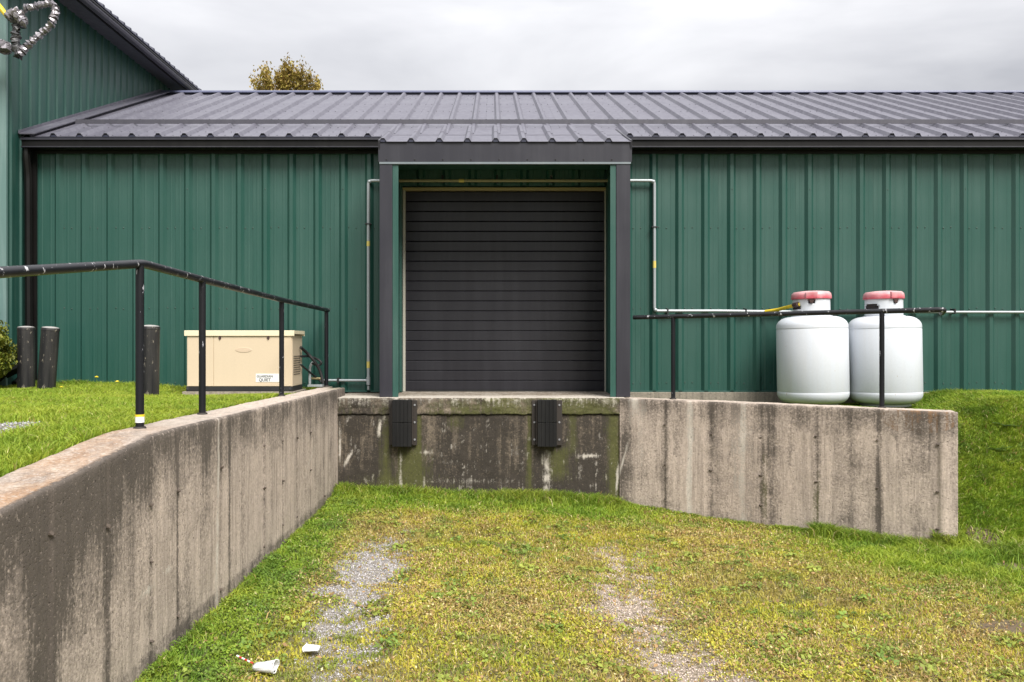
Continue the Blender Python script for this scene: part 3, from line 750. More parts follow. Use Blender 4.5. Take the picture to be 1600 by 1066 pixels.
mo = np.where(fr, .10 + 1.4*(fbm(uu*6, vv*3, 3)-.45) + .6*gs(px-900, 60) + .35*gs(px-790, 60), .0) ; mo = np.clip(mo, 0, 1)*np.where(px > 655, 1, .45)
w = np.where(fr, .35*fbm(uu*12, vv*8, 5)*ss(.3, .6, vv), .45*gs(vv-.74, .06) + .22)
grid_attr(o, np.stack([s, mo, w], 1), 0*s)
# solid body behind the faces
mkbox('dock_body', X0-.27, -1.23, 9.31, WY-.03, 0, DKZ-.006, M_CONCF, dk)
mkbox('dock_body', X0, 1.5, 8.97, DY+.2, -.2, DKZ-.05, M_CONCF, dk)
mkbox('dock_body', 1.36, 1.6, 9.0, WY-.03, 0, DKZ-.012, M_CONCF, dk)
# bumpers
def bumper(pl0, pl1, rb0, rb1, lean):
    b = mkbox('bumper', pxd(pl0), pxd(pl1), DKY-.030, DKY-.016, PZ(696, 8.87), PZ(625.5, 8.87), M_RUST, dk, .002)
    zt_, zb_ = PZ(625, 8.8), PZ(698, 8.8); n = 2
    zm = PZ(660, 8.8)
    for (z0, z1) in ((zb_, zm-.003), (zm, zt_)):
        # laminated rubber: vertical plies
        bm = bmesh.new(); x = PX(rb0, 8.8); w_ = (PX(rb1, 8.8)-x)/5
        for k in range(5): box(bm, x+k*w_+.0008, x+(k+1)*w_-.0008, DKY-.112+random.uniform(-.003, .002), DKY-.031, z0, z1+random.uniform(-.003, 0), .002)
        bm_link('rubber_pad', bm, M_RUB, b)
    for xx in (PX(rb0, 8.8)-.012, PX(rb1, 8.8)+.002):
        mkbox('steel_angle', xx, xx+.010, DKY-.085, DKY-.0305, zb_+.02, zt_-.01, M_RUST, b)
    for bx in (pl0+4, pl1-4):
        for by in (633, 660, 687):
            bm = bmesh.new(); c_ = (PX(bx, 8.87), 8.87, PZ(by, 8.87))
            M_ = Matrix.Translation(c_) @ Matrix.Rotation(R(90), 4, 'X')
            bmesh.ops.create_cone(bm, cap_ends=True, segments=6, radius1=.013, radius2=.011, depth=.014, matrix=M_); bm_link('bolt', bm, M_GREY, b)
bumper(609, 652, 613, 643, 0); bumper(831, 878, 840, 870, 0)

# ------------------------------------------------------------------ retaining walls
def profile(t, ztop, zbot, nz=56, nt=9):
    pr = [(0, zbot+(ztop-.014-zbot)*i/(nz-1)) for i in range(nz)]
    pr += [(.004, ztop-.005), (.014, ztop)]
    pr += [(.014+(t-.028)*i/(nt-1), ztop) for i in range(1, nt)]
    pr += [(t-.003, ztop-.006), (t, ztop-.02), (t, zbot)]
    return pr
def retaining(name, pts, tops, t, zbot, paint, seams, label):
    """pts: face polyline resampled; outward is to the driveway"""
    Pn = np.array(pts); n = len(Pn); tan = np.gradient(Pn, axis=0); tan /= np.linalg.norm(tan, axis=1)[:, None]
    nrm = np.stack([tan[:, 1], -tan[:, 0]], 1)
    ul = np.concatenate([[0], np.cumsum(np.linalg.norm(np.diff(Pn, axis=0), axis=1))])
    m_ = len(profile(t, 1, 0)); V = np.zeros((n, m_, 3)); W = np.zeros((n, m_))
    for i in range(n):
        pr = np.array(profile(t, tops[i], zbot)); W[i] = np.arange(m_)
        off = pr[:, 0].copy(); z = pr[:, 1].copy()
        front = np.arange(m_) < 58
        d = .010*(fbm(np.full(m_, ul[i]*3), z*3, 2)-.5) + .004*(fbm(np.full(m_, ul[i]*25), z*25, 5)-.5)
        panel = sum(1 for s_ in seams if ul[i] > s_)
        d = d + .004*((panel*7919) % 5-2)/2.0
        for s_ in seams: d = d - .006*math.exp(-((ul[i]-s_)/.006)**2)
        off = off - np.where(front, d, 0)
        z = z + np.where((~front) & (np.arange(m_) < m_-1), .010*(fbm(np.full(m_, ul[i]*6), off*14+3, 1)-.5) - .006*fbm(np.full(m_, ul[i]*30), off*30, 4), 0)
        V[i, :, 0] = Pn[i, 0] + nrm[i, 0]*(-off)*-1*-1; V[i, :, 1] = Pn[i, 1] + nrm[i, 1]*(-off)*-1*-1; V[i, :, 2] = z
    I = np.arange(n*m_).reshape(n, m_)
    Fq = np.stack([I[:-1, :-1], I[1:, :-1], I[1:, 1:], I[:-1, 1:]], -1).reshape(-1, 4)
    flat = list(Fq.ravel()); sizes = [4]*len(Fq)
    flat += list(I[0, ::-1]); sizes.append(m_); flat += list(I[-1]); sizes.append(m_)
    me = fast_mesh(name, V.reshape(-1, 3), np.array(flat), np.array(sizes))
    root = empty(name, (Pn[n//2, 0], Pn[n//2, 1], 0), label, 'retaining wall')
    o = link('concrete_wall', me, M_CONC, root)
    me.shade_smooth()
    try: me.set_sharp_from_angle(angle=R(50))
    except Exception: pass
    Uu = np.repeat(ul, m_); Wn = np.tile(np.arange(m_), n); Vz = V.reshape(-1, 3)
    s, mo, w, ru = paint(Uu, Vz, Wn < 58, np.repeat(np.array(tops), m_))
    grid_attr(o, np.stack([s, mo, w], 1), ru)
    return root, ul, Pn, nrm
# left wall, from far end to behind the camera: outward normal must be +X
Dl = np.concatenate([np.arange(-7.5, 3.0, .15), np.arange(3.0, 9.30, .013), [9.30]])
ptsL = np.stack([lw_x(Dl), Dl], 1); topsL = lw_top(Dl) + .0*Dl
LS0 = 0
seamD = [3.24, 3.70, 4.17, 4.52, 5.20, 6.13, 6.64, 7.11, 7.61, 8.2]
def paintL(u, V, front, tops):
    D = V[:, 1]; z = V[:, 2]; dt = tops-z
    s = front*(.62*ss(4.7, 3.3, D)*ss(1.1, .0, dt)*(.4+1.2*fbm(D*5, z*1.2, 6)) + .50*ss(.42, 0, dt)*(.5+fbm(D*4, z*.8, 1)) + .65*gs(D-5.37, .02) + .5*gs(D-4.95, .10)*ss(.8, 0, dt) + .5*gs(D-4.52, .008) + .35*gs(D-3.7, .04) + .45*gs(D-3.2, .12))
    s = s + front*.35*(fbm(D*6, z*.6, 3)-.5)
    for q in seamD: s = s + front*.28*gs(D-q-.01, .02)
    s = s + front*.5*ss(.0, -.02, z-lower_z(V[:, 0]+.1, D)-.10)*.6
    mo = front*.6*ss(.12, 0, z-.07)*ss(6, 9, D) + (~front)*.5*ss(8.6, 9.2, D)*(V[:, 0] > -1.80)
    w = front*(1.2*gs(D-5.155-.02*(fbm(z*4, z*0, 3)-.5)+.02*ss(.4, 1.0, dt), .008+.016*ss(.35, .8, dt))*np.clip(fbm(z*6, D*9, 2)*2.2-.45, 0, 1.2) + .5*gs(z-(.45+(D-4)*.13), .006)*ss(3.9, 4.1, D)*ss(4.6, 4.4, D)) + (~front)*.30*fbm(D*5, V[:, 0]*9, 3)
    w = w + front*.8*gs(z-(.62+(D-7.6)*.5), .010)*gs(D-7.6, .14)
    ru = (~front)*(ss(5.0, 4.0, D)*np.clip(fbm(D*3.0, V[:, 0]*7, 6)*1.5-.2, .02, .75)); s = s + (~front)*(.30*ss(6.5, 4, D)*(.3+1.2*fbm(D*4, V[:, 0]*16, 1)) + .75*gs(V[:, 0]-(lw_x(D)-.13+.03*(fbm(D*2, D*0, 2)-.5)), .006)*ss(5.2, 4.4, D)*(fbm(D*5, D*0, 3) > .42))
    return s, mo, w, ru
# retaining() walks with outward = right hand of travel; travelling towards +Y gives nrm=(1,0)
uL = np.concatenate([[0], np.cumsum(np.linalg.norm(np.diff(ptsL, axis=0), axis=1))])
rwL, ulL, PL, NL = retaining('retaining_wall', [tuple(p) for p in ptsL], list(topsL), LWT, -.3, paintL, [float(np.interp(d, Dl, uL)) for d in seamD],
    'long concrete retaining wall along the left of the driveway, its top spotted with orange lichen')
# right wall: travel must have the driveway on its right -> from near end to the dock is -> nrm ; compute and flip if needed
RWp = np.array(RW[::-1]); cu = np.concatenate([[0], np.cumsum(np.linalg.norm(np.diff(RWp, axis=0), axis=1))])
# Catmull-like smoothing through interpolation on a fine parameter
uu = np.arange(0, cu[-1], .012); px_ = np.interp(uu, cu, RWp[:, 0]); py_ = np.interp(uu, cu, RWp[:, 1])
k_ = np.ones(25)/25
px_ = np.concatenate([px_[:12], np.convolve(px_, k_, 'valid'), px_[-12:]]); py_ = np.concatenate([py_[:12], np.convolve(py_, k_, 'valid'), py_[-12:]])
ptsR = np.stack([px_, py_], 1)[::-1]                      # from dock to near end: driveway is on the right hand
seam_px = [1039, 1110, 1189, 1275, 1371.6, 1466]
rpx = ptsR[:, 0]/ptsR[:, 1]*F + CX
uR = np.concatenate([[0], np.cumsum(np.linalg.norm(np.diff(ptsR, axis=0), axis=1))])
seamR = [float(np.interp(s_, rpx, uR)) for s_ in seam_px]
def paintR(u, V, front, tops):
    z = V[:, 2]; dt = tops-z; px = V[:, 0]/V[:, 1]*F+CX
    px = np.interp(u, uR, rpx)
    s = front*(.40*ss(.30, 0, dt)*(.4+fbm(u*4, z*.8, 1)) + .6*gs(px-975, 10)*ss(0, .5, dt) + .4*gs(px-1205, 7) + .35*gs(px-1330, 6) + .5*gs(px-1440, 26)*ss(.75, .1, dt) + .3*(fbm(u*6, z*.7, 3)-.5))
    for q in seam_px[:-1]: s = s + front*.38*gs(px-q-1, 4)
    s = s + front*.35*gs(px-1372, 5)*ss(.2, .6, dt)
    mo = front*(.3*gs(px-1195, 4)*ss(.4, .9, dt) + .55*ss(1.15, 1.25, dt) + .45*gs(px-1275, 5)*ss(.5, 1, dt))
    w = front*(.75*gs(px-1078, 4)*(.3+fbm(u*2, z*2, 2)) + .35*gs(px-1160, 10)*fbm(u*30, z*.6, 2)*1.5 + .5*gs(px-992, 6)*ss(.35, .05, dt) + .4*gs(px-1000, 7)*fbm(u*9, z*9, 1)*gs(dt-.3, .25)
        + .7*gs(px-(974+(dt-.65)*-40), 1.6)*gs(dt-.65, .12)) + (~front)*.45*fbm(u*5, z*0+V[:, 1]*9, 3)
    ru = front*.45*gs(px-1435, 35)*ss(.22, .02, dt)*fbm(u*7, z*7, 2)*1.6 + (~front)*.15
    return s, mo, w, ru
rwR, ulR, PR, NR = retaining('retaining_wall', [tuple(p) for p in ptsR], [RW_TOP + .0]*len(ptsR), RWT, -.35, paintR, seamR,
    'short curved concrete retaining wall on the right, in front of the white gas tanks')
# form tie stubs and holes
def ties(root, P_, N_, ul, us, zs, seedless=0):
    for u_ in us:
        i = int(np.argmin(abs(ul-u_))); p = P_[i]; nn = N_[i]
        for z in zs(u_):
            if random.random() < .22: continue
            z += random.uniform(-.05, .05)
            bm = bmesh.new(); r = random.uniform(.010, .018)
            bmesh.ops.create_icosphere(bm, subdivisions=1, radius=r, matrix=Matrix.Translation((p[0]+nn[0]*.001, p[1]+nn[1]*.001, z+random.uniform(-.02, .02))) @ Matrix.Diagonal((1.3, .8, .7, 1)))
            for v in bm.verts: v.co += Vector((random.uniform(-1, 1), random.uniform(-1, 1), random.uniform(-1, 1)))*.004
            bm_link('tie_stub', bm, M_TIE, root)
M_TIE = painted('tie_stub', (.09, .07, .055), .9, (.03, .02, .015), .5)
ties(rwL, PL, NL, ulL, [float(np.interp(d, Dl, uL))+.0 for d in seamD], lambda u_: (.18, .56, .92))
ties(rwR, PR, NR, ulR, seamR, lambda u_: (.10, .40, .80))

# ------------------------------------------------------------------ handrails
def rail(label, posts, line, bases, end_fn=None):
    r_ = empty('handrail', (posts[0][0], posts[0][1], bases[0]), label, 'handrail')
    mktube('top_rail', bend(line, .05), .0235, M_BLACKP, r_, 16)
    for (X, Y), zb_ in zip(posts, bases):
        zt_ = np.interp(Y, *zip(*sorted((p[1], p[2]) for p in (line if len(line) > 3 else line[:2]))))
        mktube('post', [(X, Y, zb_-.02), (X, Y, float(zt_)-.01)], .0225, M_POSTP, r_, 14)
        bm = bmesh.new(); bmesh.ops.create_cone(bm, cap_ends=True, segments=16, radius1=.036, radius2=.030, depth=.012, matrix=Matrix.Translation((X, Y, zb_+.006))); bm_link('post_foot', bm, M_RUST, r_)
    return r_
pL = [(-1.915, 1300/287.), (-1.915, 1300/236.), (-1.985, 1300/165.), (-1.905, 9.22)]
pL[2] = (-1.94, 1300*1.94/328)
pL[3] = (-1.90, 1300*1.90/258)
lineL = [(-1.955, 1.6, EYE+.07), (-1.955, 3.35, EYE+.283), (-1.92, 4.58, EYE+.433), (-1.915, 5.5, EYE+.415), (-1.93, 7.7, EYE+.39), (-1.90, pL[3][1]+.10, EYE+.372)]
hrL = rail('black pipe handrail with four visible posts on the left retaining wall', [(-1.955, 2.9)] + pL, lineL, [float(lw_top(p[1]))-.004 for p in [(0, 2.9)] + pL[:3]] + [float(lw_top(9.25))-.004])
if pL[3][1] > 9.28:
    mkbox('post_pad', -1.96, -1.84, 9.3, pL[3][1]+.05, 1.0, float(lw_top(9.3))-.006, M_CONCF, rwL)
bx, by = pL[0]; bz = float(lw_top(by))
mktube('tape_band', [(bx, by, bz+.030), (bx, by, bz+.062)], .0245, M_WHITE, hrL, 14)
mktube('tape_band', [(bx, by, bz+.062), (bx, by, bz+.074)], .0250, M_YEL, hrL, 14)
pR = [(1.965, 8.99), (3.57, 7.60)]
def pull(p, back):   # keep the posts on the wall's top
    i = int(np.argmin(np.hypot(PR[:, 0]-p[0], PR[:, 1]-p[1]))); q = PR[i]-NR[i]*back
    return (float(q[0]), float(q[1]))
pRr = []
for px in (1051.5, 1378.5):
    best = None
    for i in range(len(PR)):
        q = PR[i]-NR[i]*.20
        if best is None or abs(q[0]/q[1]*F+CX-px) < best[0]: best = (abs(q[0]/q[1]*F+CX-px), q)
    pRr.append((float(best[1][0]), float(best[1][1])))
(a0, b0), (a1, b1) = pRr
def atpx(px, ext):
    k = (px-CX)/F; dx, dy = a1-a0, b1-b0; t = (k*b0-a0)/(dx-k*dy); return (a0+dx*t, b0+dy*t)
e0 = atpx(990, 0); e1 = atpx(1476, 0)
lineR = [(*e0, EYE+.270), (*e1, EYE+.287), (e1[0]+.05, e1[1]+.14, EYE+.262)]
hrR = rail('black chipped pipe handrail on the curved wall in front of the gas tanks', pRr, lineR, [RW_TOP-.002]*2)

# ------------------------------------------------------------------ gas pipe along the wall
gp = empty('gas_pipe', (0, 9.74, 3.6), 'grey metal gas pipe running along the green wall, over the door and down both sides', 'pipe')
py_ = 9.745; r_ = .0185
zt_ = PZ(282.5, py_); xl = PX(575.5, py_); xr = PX(1022.5, py_); zh = PZ(486, py_); zl = PZ(594.5, py_)
mktube('pipe_run', bend([(xl, py_, PZ(602, py_)), (xl, py_, zt_), (PX(600, py_), py_, zt_)], .045), r_, M_GALV, gp)
mktube('pipe_run', [(PX(600, py_), py_, zt_), (PX(975, py_), py_, zt_)], r_*.95, M_GALVY, gp)
mktube('pipe_run', bend([(PX(975, py_), py_, zt_), (xr, py_, zt_), (xr, py_, zh), (PX(1120, py_), py_, zh), (PX(1235, py_), py_, PZ(487.5, py_))], .045), r_, M_GALV, gp)
mktube('pipe_run', [(PX(1235, py_), py_, PZ(487.5, py_)), (XR, py_, PZ(487.5, py_)-.01)], r_*.85, M_GALV, gp)
mktube('pipe_run', [(PX(500, py_), py_, zl), (xl, py_, zl)], r_*.8, M_GALV, gp)
for c_ in ((xl, zt_, 0), (xr, zt_, 0), (xr, zh, 0)):
    bm = bmesh.new(); bmesh.ops.create_icosphere(bm, subdivisions=2, radius=r_*1.35, matrix=Matrix.Translation((c_[0]+(.012 if c_[0] < 0 else (-.012 if c_[1] == zt_ else .012)), py_, c_[1]+(-.012 if c_[1] == zt_ else .012)))); bm_link('elbow', bm, M_GALV, gp, True)
mktube('tee_fitting', [(xl, py_, zl-.05), (xl, py_, zl+.04)], r_*1.35, M_GALV, gp)
mktube('coupling', [(xl, py_, PZ(603, py_)), (xl, py_, PZ(609, py_))], r_*.75, M_GALV, gp)
for (x_, z_) in ((xl, PZ(350, py_)), (xr, PZ(355, py_))):
    mkbox('clamp', x_-.034, x_+.034, py_-.024, WY-.027+.03, z_-.007, z_+.007, M_BLK, gp)
for px in (1043, 1165, 1491):
    x_ = PX(px, py_); mkbox('clamp', x_-.008, x_+.008, py_-.024, WY-.002, zh-.035, zh+.026, M_BLK, gp)
mkbox('clamp', PX(527, py_), PX(530, py_), py_-.024, WY-.002, zl-.03, zl+.03, M_BLK, gp)
for (x_, z0, z1) in ((xl, PZ(575, py_), PZ(565, py_)), (xl, PZ(385, py_), PZ(377, py_)), (xr, PZ(419, py_), PZ(408, py_))):
    mktube('yellow_tag', [(x_, py_, z0), (x_, py_, z1)], r_*1.08, painted('yellow_tag', (.62, .50, .12), .5) if 'yellow_tag' not in bpy.data.materials else bpy.data.materials['yellow_tag'], gp)
mktube('yellow_tag', [(PX(717, py_), py_, zt_), (PX(725, py_), py_, zt_)], r_*1.12, bpy.data.materials['yellow_tag'], gp)

# ------------------------------------------------------------------ gas tanks
def tank(X, Y, z, rz, slot_ang, tab_ang, lean, label):
    t_ = empty('gas_tank', (X, Y, z), label, 'gas tank', 'white gas tanks by the wall', rz); t_.rotation_euler = (0, R(lean), rz)
    Mw = Matrix.LocRotScale(t_.location, t_.rotation_euler, t_.scale)
    def add(name, bm, mat, smooth=35):
        bmesh.ops.transform(bm, matrix=Mw, verts=bm.verts); return bm_link(name, bm, mat, t_, smooth)
    r = .377; bm = bmesh.new()
    prof = [(.22, .055), (.27, .030), (.30, .030)]
    for i in range(9):
        a = math.pi/2*i/8; prof.append((r-.11+.11*math.sin(a), .135-.105*math.cos(a)))
    prof += [(r, .150), (r-.003, .156), (r-.003, .160), (r, .166), (r, .842), (r-.003, .848), (r-.003, .852), (r, .858)]
    for i in range(1, 11):
        a = math.pi/2*i/10; prof.append((r-.15+.15*math.cos(a), .870+.115*math.sin(a)))
    prof += [(.12, 1.005), (.03, 1.01)]
    lathe(bm, prof, 64); add('tank_body', bm, M_TANK, 30)
    bm = bmesh.new(); lathe(bm, [(.255, 0), (.26, 0), (.26, .05), (.255, .05), (.245, .05), (.245, 0)], 40); add('foot_ring', bm, M_TANK)
    # collar with real hand slots
    n, mz = 72, 10; z0, z1, rc = .985, 1.185, .196
    bm = bmesh.new(); ring = [[bm.verts.new((rc*math.cos(2*math.pi*k/n), rc*math.sin(2*math.pi*k/n), z0+(z1-z0)*j/mz)) for k in range(n)] for j in range(mz+1)]
    for j in range(mz):
        for k in range(n):
            a = (k+.5)*360/n; skip = False
            for sa in slot_ang:
                dd = (a-sa+180) % 360-180
                if abs(dd) < 27 and 4 <= j <= 5: skip = True
                if abs(dd) < 22 and 3 < j < 7 : skip = True
            for ta in tab_ang:
                dd = (a-ta+180) % 360-180
                if abs(dd) < 8 and j >= 7: skip = True
            if not skip: bm.faces.new((ring[j][k], ring[j][(k+1) % n], ring[j+1][(k+1) % n], ring[j+1][k]))
    c_ = add('collar', bm, M_TANK); md = c_.modifiers.new('thick', 'SOLIDIFY'); md.thickness = .004
    bm = bmesh.new(); lathe(bm, [(.215, .975), (.218, .992), (.200, .994)], 48, cap=False); add('collar_weld', bm, M_TANK)
    bm = bmesh.new(); tube(bm, [(0, 0, 1.0), (0, 0, 1.10)], .035, 12); tube(bm, [(0, 0, 1.06), (.09, 0, 1.06)], .018, 10); add('valve', bm, M_RUSTB)
    # cap: shallow dome with a raised front tab
    bm = bmesh.new(); lathe(bm, [(.205, 1.178), (.212, 1.180), (.212, 1.215), (.205, 1.240), (.185, 1.258), (.10, 1.268), (.02, 1.270)], 56)
    for v in bm.verts:
        v.co.z -= 0
    bmesh.ops.translate(bm, verts=bm.verts, vec=(0, 0, -1.18)); Mc = Matrix.Translation((0, 0, 1.18))
    me_off = Mw @ Mc
    bm2 = bm; me = bpy.data.meshes.new('cap'); bmesh.ops.recalc_face_normals(bm2, faces=bm2.faces); bm2.to_mesh(me); bm2.free()
    cp = bpy.data.objects.new('cap', me); COL.objects.link(cp); me.materials.append(M_CAP); cp.parent = t_; cp.location = (0, 0, 1.18); me.shade_smooth(); me.set_sharp_from_angle(angle=R(35))
    for ta in tab_ang:
        a = R(ta); bm = bmesh.new()
        for s_ in range(1): 
            box(bm, .165, .222, -.062, .062, -.004, .072, .010)
        bmesh.ops.transform(bm, matrix=Matrix.Rotation(a, 4, 'Z'), verts=bm.verts)
        me = bpy.data.meshes.new('cap_tab'); bmesh.ops.recalc_face_normals(bm, faces=bm.faces); bm.to_mesh(me); bm.free(); me.materials.append(M_CAP)
        ct = bpy.data.objects.new('cap_tab', me); COL.objects.link(ct); ct.parent = cp
        bm = bmesh.new(); v_ = [(.205, -.030, 1.178), (.205, .030, 1.178), (.205, .014, 1.130), (.205, -.014, 1.130)]
        A = [bm.verts.new((x_-.03, y_, z_)) for x_, y_, z_ in v_]; B = [bm.verts.new((x_+.008, y_, z_)) for x_, y_, z_ in v_]
        for i in range(4): bm.faces.new((A[i], A[(i+1) % 4], B[(i+1) % 4], B[i]))
        bm.faces.new(A[::-1]); bm.faces.new(B)
        bmesh.ops.transform(bm, matrix=Matrix.Rotation(a, 4, 'Z'), verts=bm.verts); add('latch', bm, M_RUSTB)
    return t_
M_RUSTB = painted('dark_brown_metal', (.05, .025, .022), .6, (.12, .06, .05), .3)
TY = 9.25
tank(PX(1270.5, TY)-.0, TY, 1.000, 0, (189, 9), (250,), -1.0, 'white gas tank on the left of the pair, yellow hose into its collar')
tank(PX(1383.5, TY), TY, 1.000, 0, (203, 23), (281,), -1.0, 'white gas tank on the right of the pair, behind the thin rail post')
hs = tag(mktube('gas_hose', bend([(PX(1196, 9.72), 9.72, PZ(487, 9.72)), (PX(1215, 9.6), 9.6, PZ(484.5, 9.6)), (PX(1232, 9.35), 9.35, PZ(479.5, 9.35)), (PX(1250, 9.15), 9.15, PZ(475.5, 9.15))], .12), .020, M_YEL, None),
    'short yellow hose from the grey wall pipe into the left gas tank', 'hose')
mkbox_ = bmesh.new(); tube(mkbox_, [(PX(1241, 9.2), 9.22, PZ(477, 9.22)), (PX(1247, 9.15), 9.15, PZ(475.5, 9.15))], .026, 10); bm_link('hose_nut', mkbox_, M_RUSTB, hs)

# ------------------------------------------------------------------ standby generator
GY_ = 8.99; gx0, gx1 = PX(292, GY_), PX(457, GY_); gz0, gz1 = PZ(604, GY_), PZ(524, GY_); GB = GY_+.46
gen = empty('standby_generator', ((gx0+gx1)/2, GY_+.22, PZ(619, GY_)), 'beige standby generator cabinet with a sloped lid on a black base', 'generator')
mkbox('cabinet', gx0, gx1, GY_, GB, gz0, gz1, M_BEIGE, gen, .006)
lx0, lx1 = PX(289, GY_), PX(460.5, GY_)
bm = bmesh.new(); lz0 = PZ(524, GY_-.02)-.006; lz1 = PZ(516.5, GY_-.02)
prism_x(bm, [(GY_-.022, lz0), (GY_-.022, lz1-.004), (GY_-.012, lz1), (GB+.012, lz1-.0), (GB+.022, lz1-.010), (GB+.022, lz0), (GB+.014, lz0), (GB+.014, lz0+.02), (GY_-.014, lz0+.02), (GY_-.014, lz0)], lx0, lx1)
bm_link('lid', bm, M_BEIGEL, gen)
pdx = PX(334.5, GY_); mkbox('front_door', pdx, gx1-.012, GY_-.007, GY_+.002, gz0+.004, gz1-.006, M_BEIGE, gen, .002)
mkbox('front_panel', gx0+.008, pdx-.006, GY_-.007, GY_+.002, gz0+.004, gz1-.006, M_BEIGE, gen, .002)
for px in (344, 419.5):
    bm = bmesh.new(); c_ = Vector((PX(px, GY_), GY_-.008, PZ(528, GY_)))
    A = [bm.verts.new(c_+Vector(p)) for p in ((-.017, 0, 0), (0, 0, -.028), (.017, 0, 0), (0, 0, .028))]; B = [bm.verts.new(c_+Vector(p)) for p in ((-.014, -.008, 0), (0, -.008, -.024), (.014, -.008, 0), (0, -.008, .024))]
    for i in range(4): bm.faces.new((A[i], A[(i+1) % 4], B[(i+1) % 4], B[i]))
    bm.faces.new(B); bm_link('latch', bm, M_RUSTB, gen)
bm = bmesh.new()
bmesh.ops.create_cone(bm, cap_ends=True, segments=28, radius1=.042, radius2=.040, depth=.004, matrix=Matrix.Translation((PX(381, GY_), GY_-.009, PZ(547, GY_))) @ Matrix.Rotation(R(90), 4, 'X') @ Matrix.Diagonal((2.1, .62, 1, 1)))
bm_link('faded_badge', bm, painted('faded_badge', (.56, .44, .32), .5), gen)
mkbox('sticker', PX(400, GY_), PX(438, GY_), GY_-.0095, GY_-.0078, PZ(597, GY_), PZ(584, GY_), M_WHITE, gen)
def text(s_, x_, y_, z_, size, mat, parent, w=1.0):
    cu = bpy.data.curves.new('lettering', 'FONT'); cu.body = s_; cu.size = size; cu.extrude = .0006; cu.offset = .0006; cu.align_x = 'CENTER'
    o = bpy.data.objects.new('lettering', cu); COL.objects.link(o); cu.materials.append(mat); o.parent = parent
    o.location = Vector((x_, y_, z_)) - parent.location; o.rotation_euler = (R(90), 0, 0); o.scale = (w, 1, 1)
    bpy.context.view_layer.update(); me = bpy.data.meshes.new_from_object(o.evaluated_get(bpy.context.evaluated_depsgraph_get()))
    q = bpy.data.objects.new('lettering', me); COL.objects.link(q); q.parent = parent; q.location = o.location; q.rotation_euler = o.rotation_euler
    bpy.data.objects.remove(o); return q
text('GUARDIAN', PX(414, GY_), GY_-.0102, PZ(589.8, GY_), .034, M_INK, gen, 1.0)
text('QUIET', PX(414, GY_), GY_-.0102, PZ(595.8, GY_), .045, M_INK, gen, 1.0)
mkbox('base', gx0-.004, gx1+.002, GY_-.008, GB+.004, PZ(611.5, GY_), gz0-.001, M_BLK, gen, .003)
for px in (294, 454):
    bm = bmesh.new(); bmesh.ops.create_cone(bm, cap_ends=True, segments=12, radius1=.016, radius2=.016, depth=.006, matrix=Matrix.Translation((PX(px, GY_), GY_-.010, PZ(607, GY_))) @ Matrix.Rotation(R(90), 4, 'X')); bm_link('base_plug', bm, M_INK, gen)
# side louvres
for j in range(9):
    for i in range(5):
        y_ = GY_+.05+i*.062; z_ = PZ(556.5, GY_)-j*.0245
        mkbox('louvre', gx1+.0005, gx1+.005, y_, y_+.036, z_-.009, z_, M_RUST, gen)
pad = mkbox('concrete_pad', PX(286, GY_), PX(462, GY_), GY_-.03, GB+.06, PZ(619.5, GY_)-.05, PZ(611.5, GY_)-.002, M_CONCF, None, .006)
tag(pad, 'thick concrete pad under the beige generator', 'pad')
slab = mkbox('paving_slab', PX(270, 8.9), PX(455, 8.9), 8.86, 9.6, 1.02, PZ(619.5, 8.9), painted('pale_paving', (.5, .47, .40), .85), None, .005)
tag(slab, 'pale edged flat slab in the grass beneath the generator pad', 'slab')
# conduits between generator and wall
cnd = empty('generator_cables', (PX(490, 9.5), 9.5, 1.2), 'black and grey flexible cables looping from the generator to the green wall', 'cables')
def Q(px, py, D): return (PX(px, D), D, PZ(py, D))
def sm(pts, n=8):
    P_ = [Vector(p) for p in pts]; P_ = [2*P_[0]-P_[1]] + P_ + [2*P_[-1]-P_[-2]]; o = []
    for i in range(1, len(P_)-2):
        for k in range(n):
            t = k/n; a, b, c, d = P_[i-1:i+3]; o.append(.5*((2*b)+(c-a)*t+(2*a-5*b+4*c-d)*t*t+(3*b-3*c+d-a)*t*t*t))
    o.append(P_[-2]); return o
mktube('cable', sm([Q(470, 543, 9.3), Q(480, 552, 9.42), Q(490, 563, 9.45), Q(500, 580, 9.5), Q(505, 600, 9.5)]), .017, M_BLK, cnd, 8)
mktube('cable', sm([Q(470, 557, 9.3), Q(482, 557, 9.5), Q(495, 561, 9.6), Q(502, 567, 9.6), Q(497, 571, 9.6), Q(488, 568, 9.5)]), .013, M_BLK, cnd, 8)
mktube('cable', sm([Q(470, 570, 9.3), Q(482, 580, 9.5), Q(494, 590, 9.6), Q(503, 598, 9.6)]), .011, M_BLK, cnd, 8)
mktube('conduit', sm([Q(489, 566, 9.55), Q(485, 573, 9.55), Q(484, 585, 9.55), Q(484, 603, 9.55)]), .016, M_GALV, cnd, 8)
mktube('conduit', [Q(486, 591, 9.6), Q(503, 592, 9.6)], .014, M_YTRIM, cnd, 8)
mkbox('junction_plate', PX(482, 9.4), PX(505, 9.4), 9.35, 9.45, PZ(604, 9.4), PZ(601, 9.4), M_GALV, cnd)

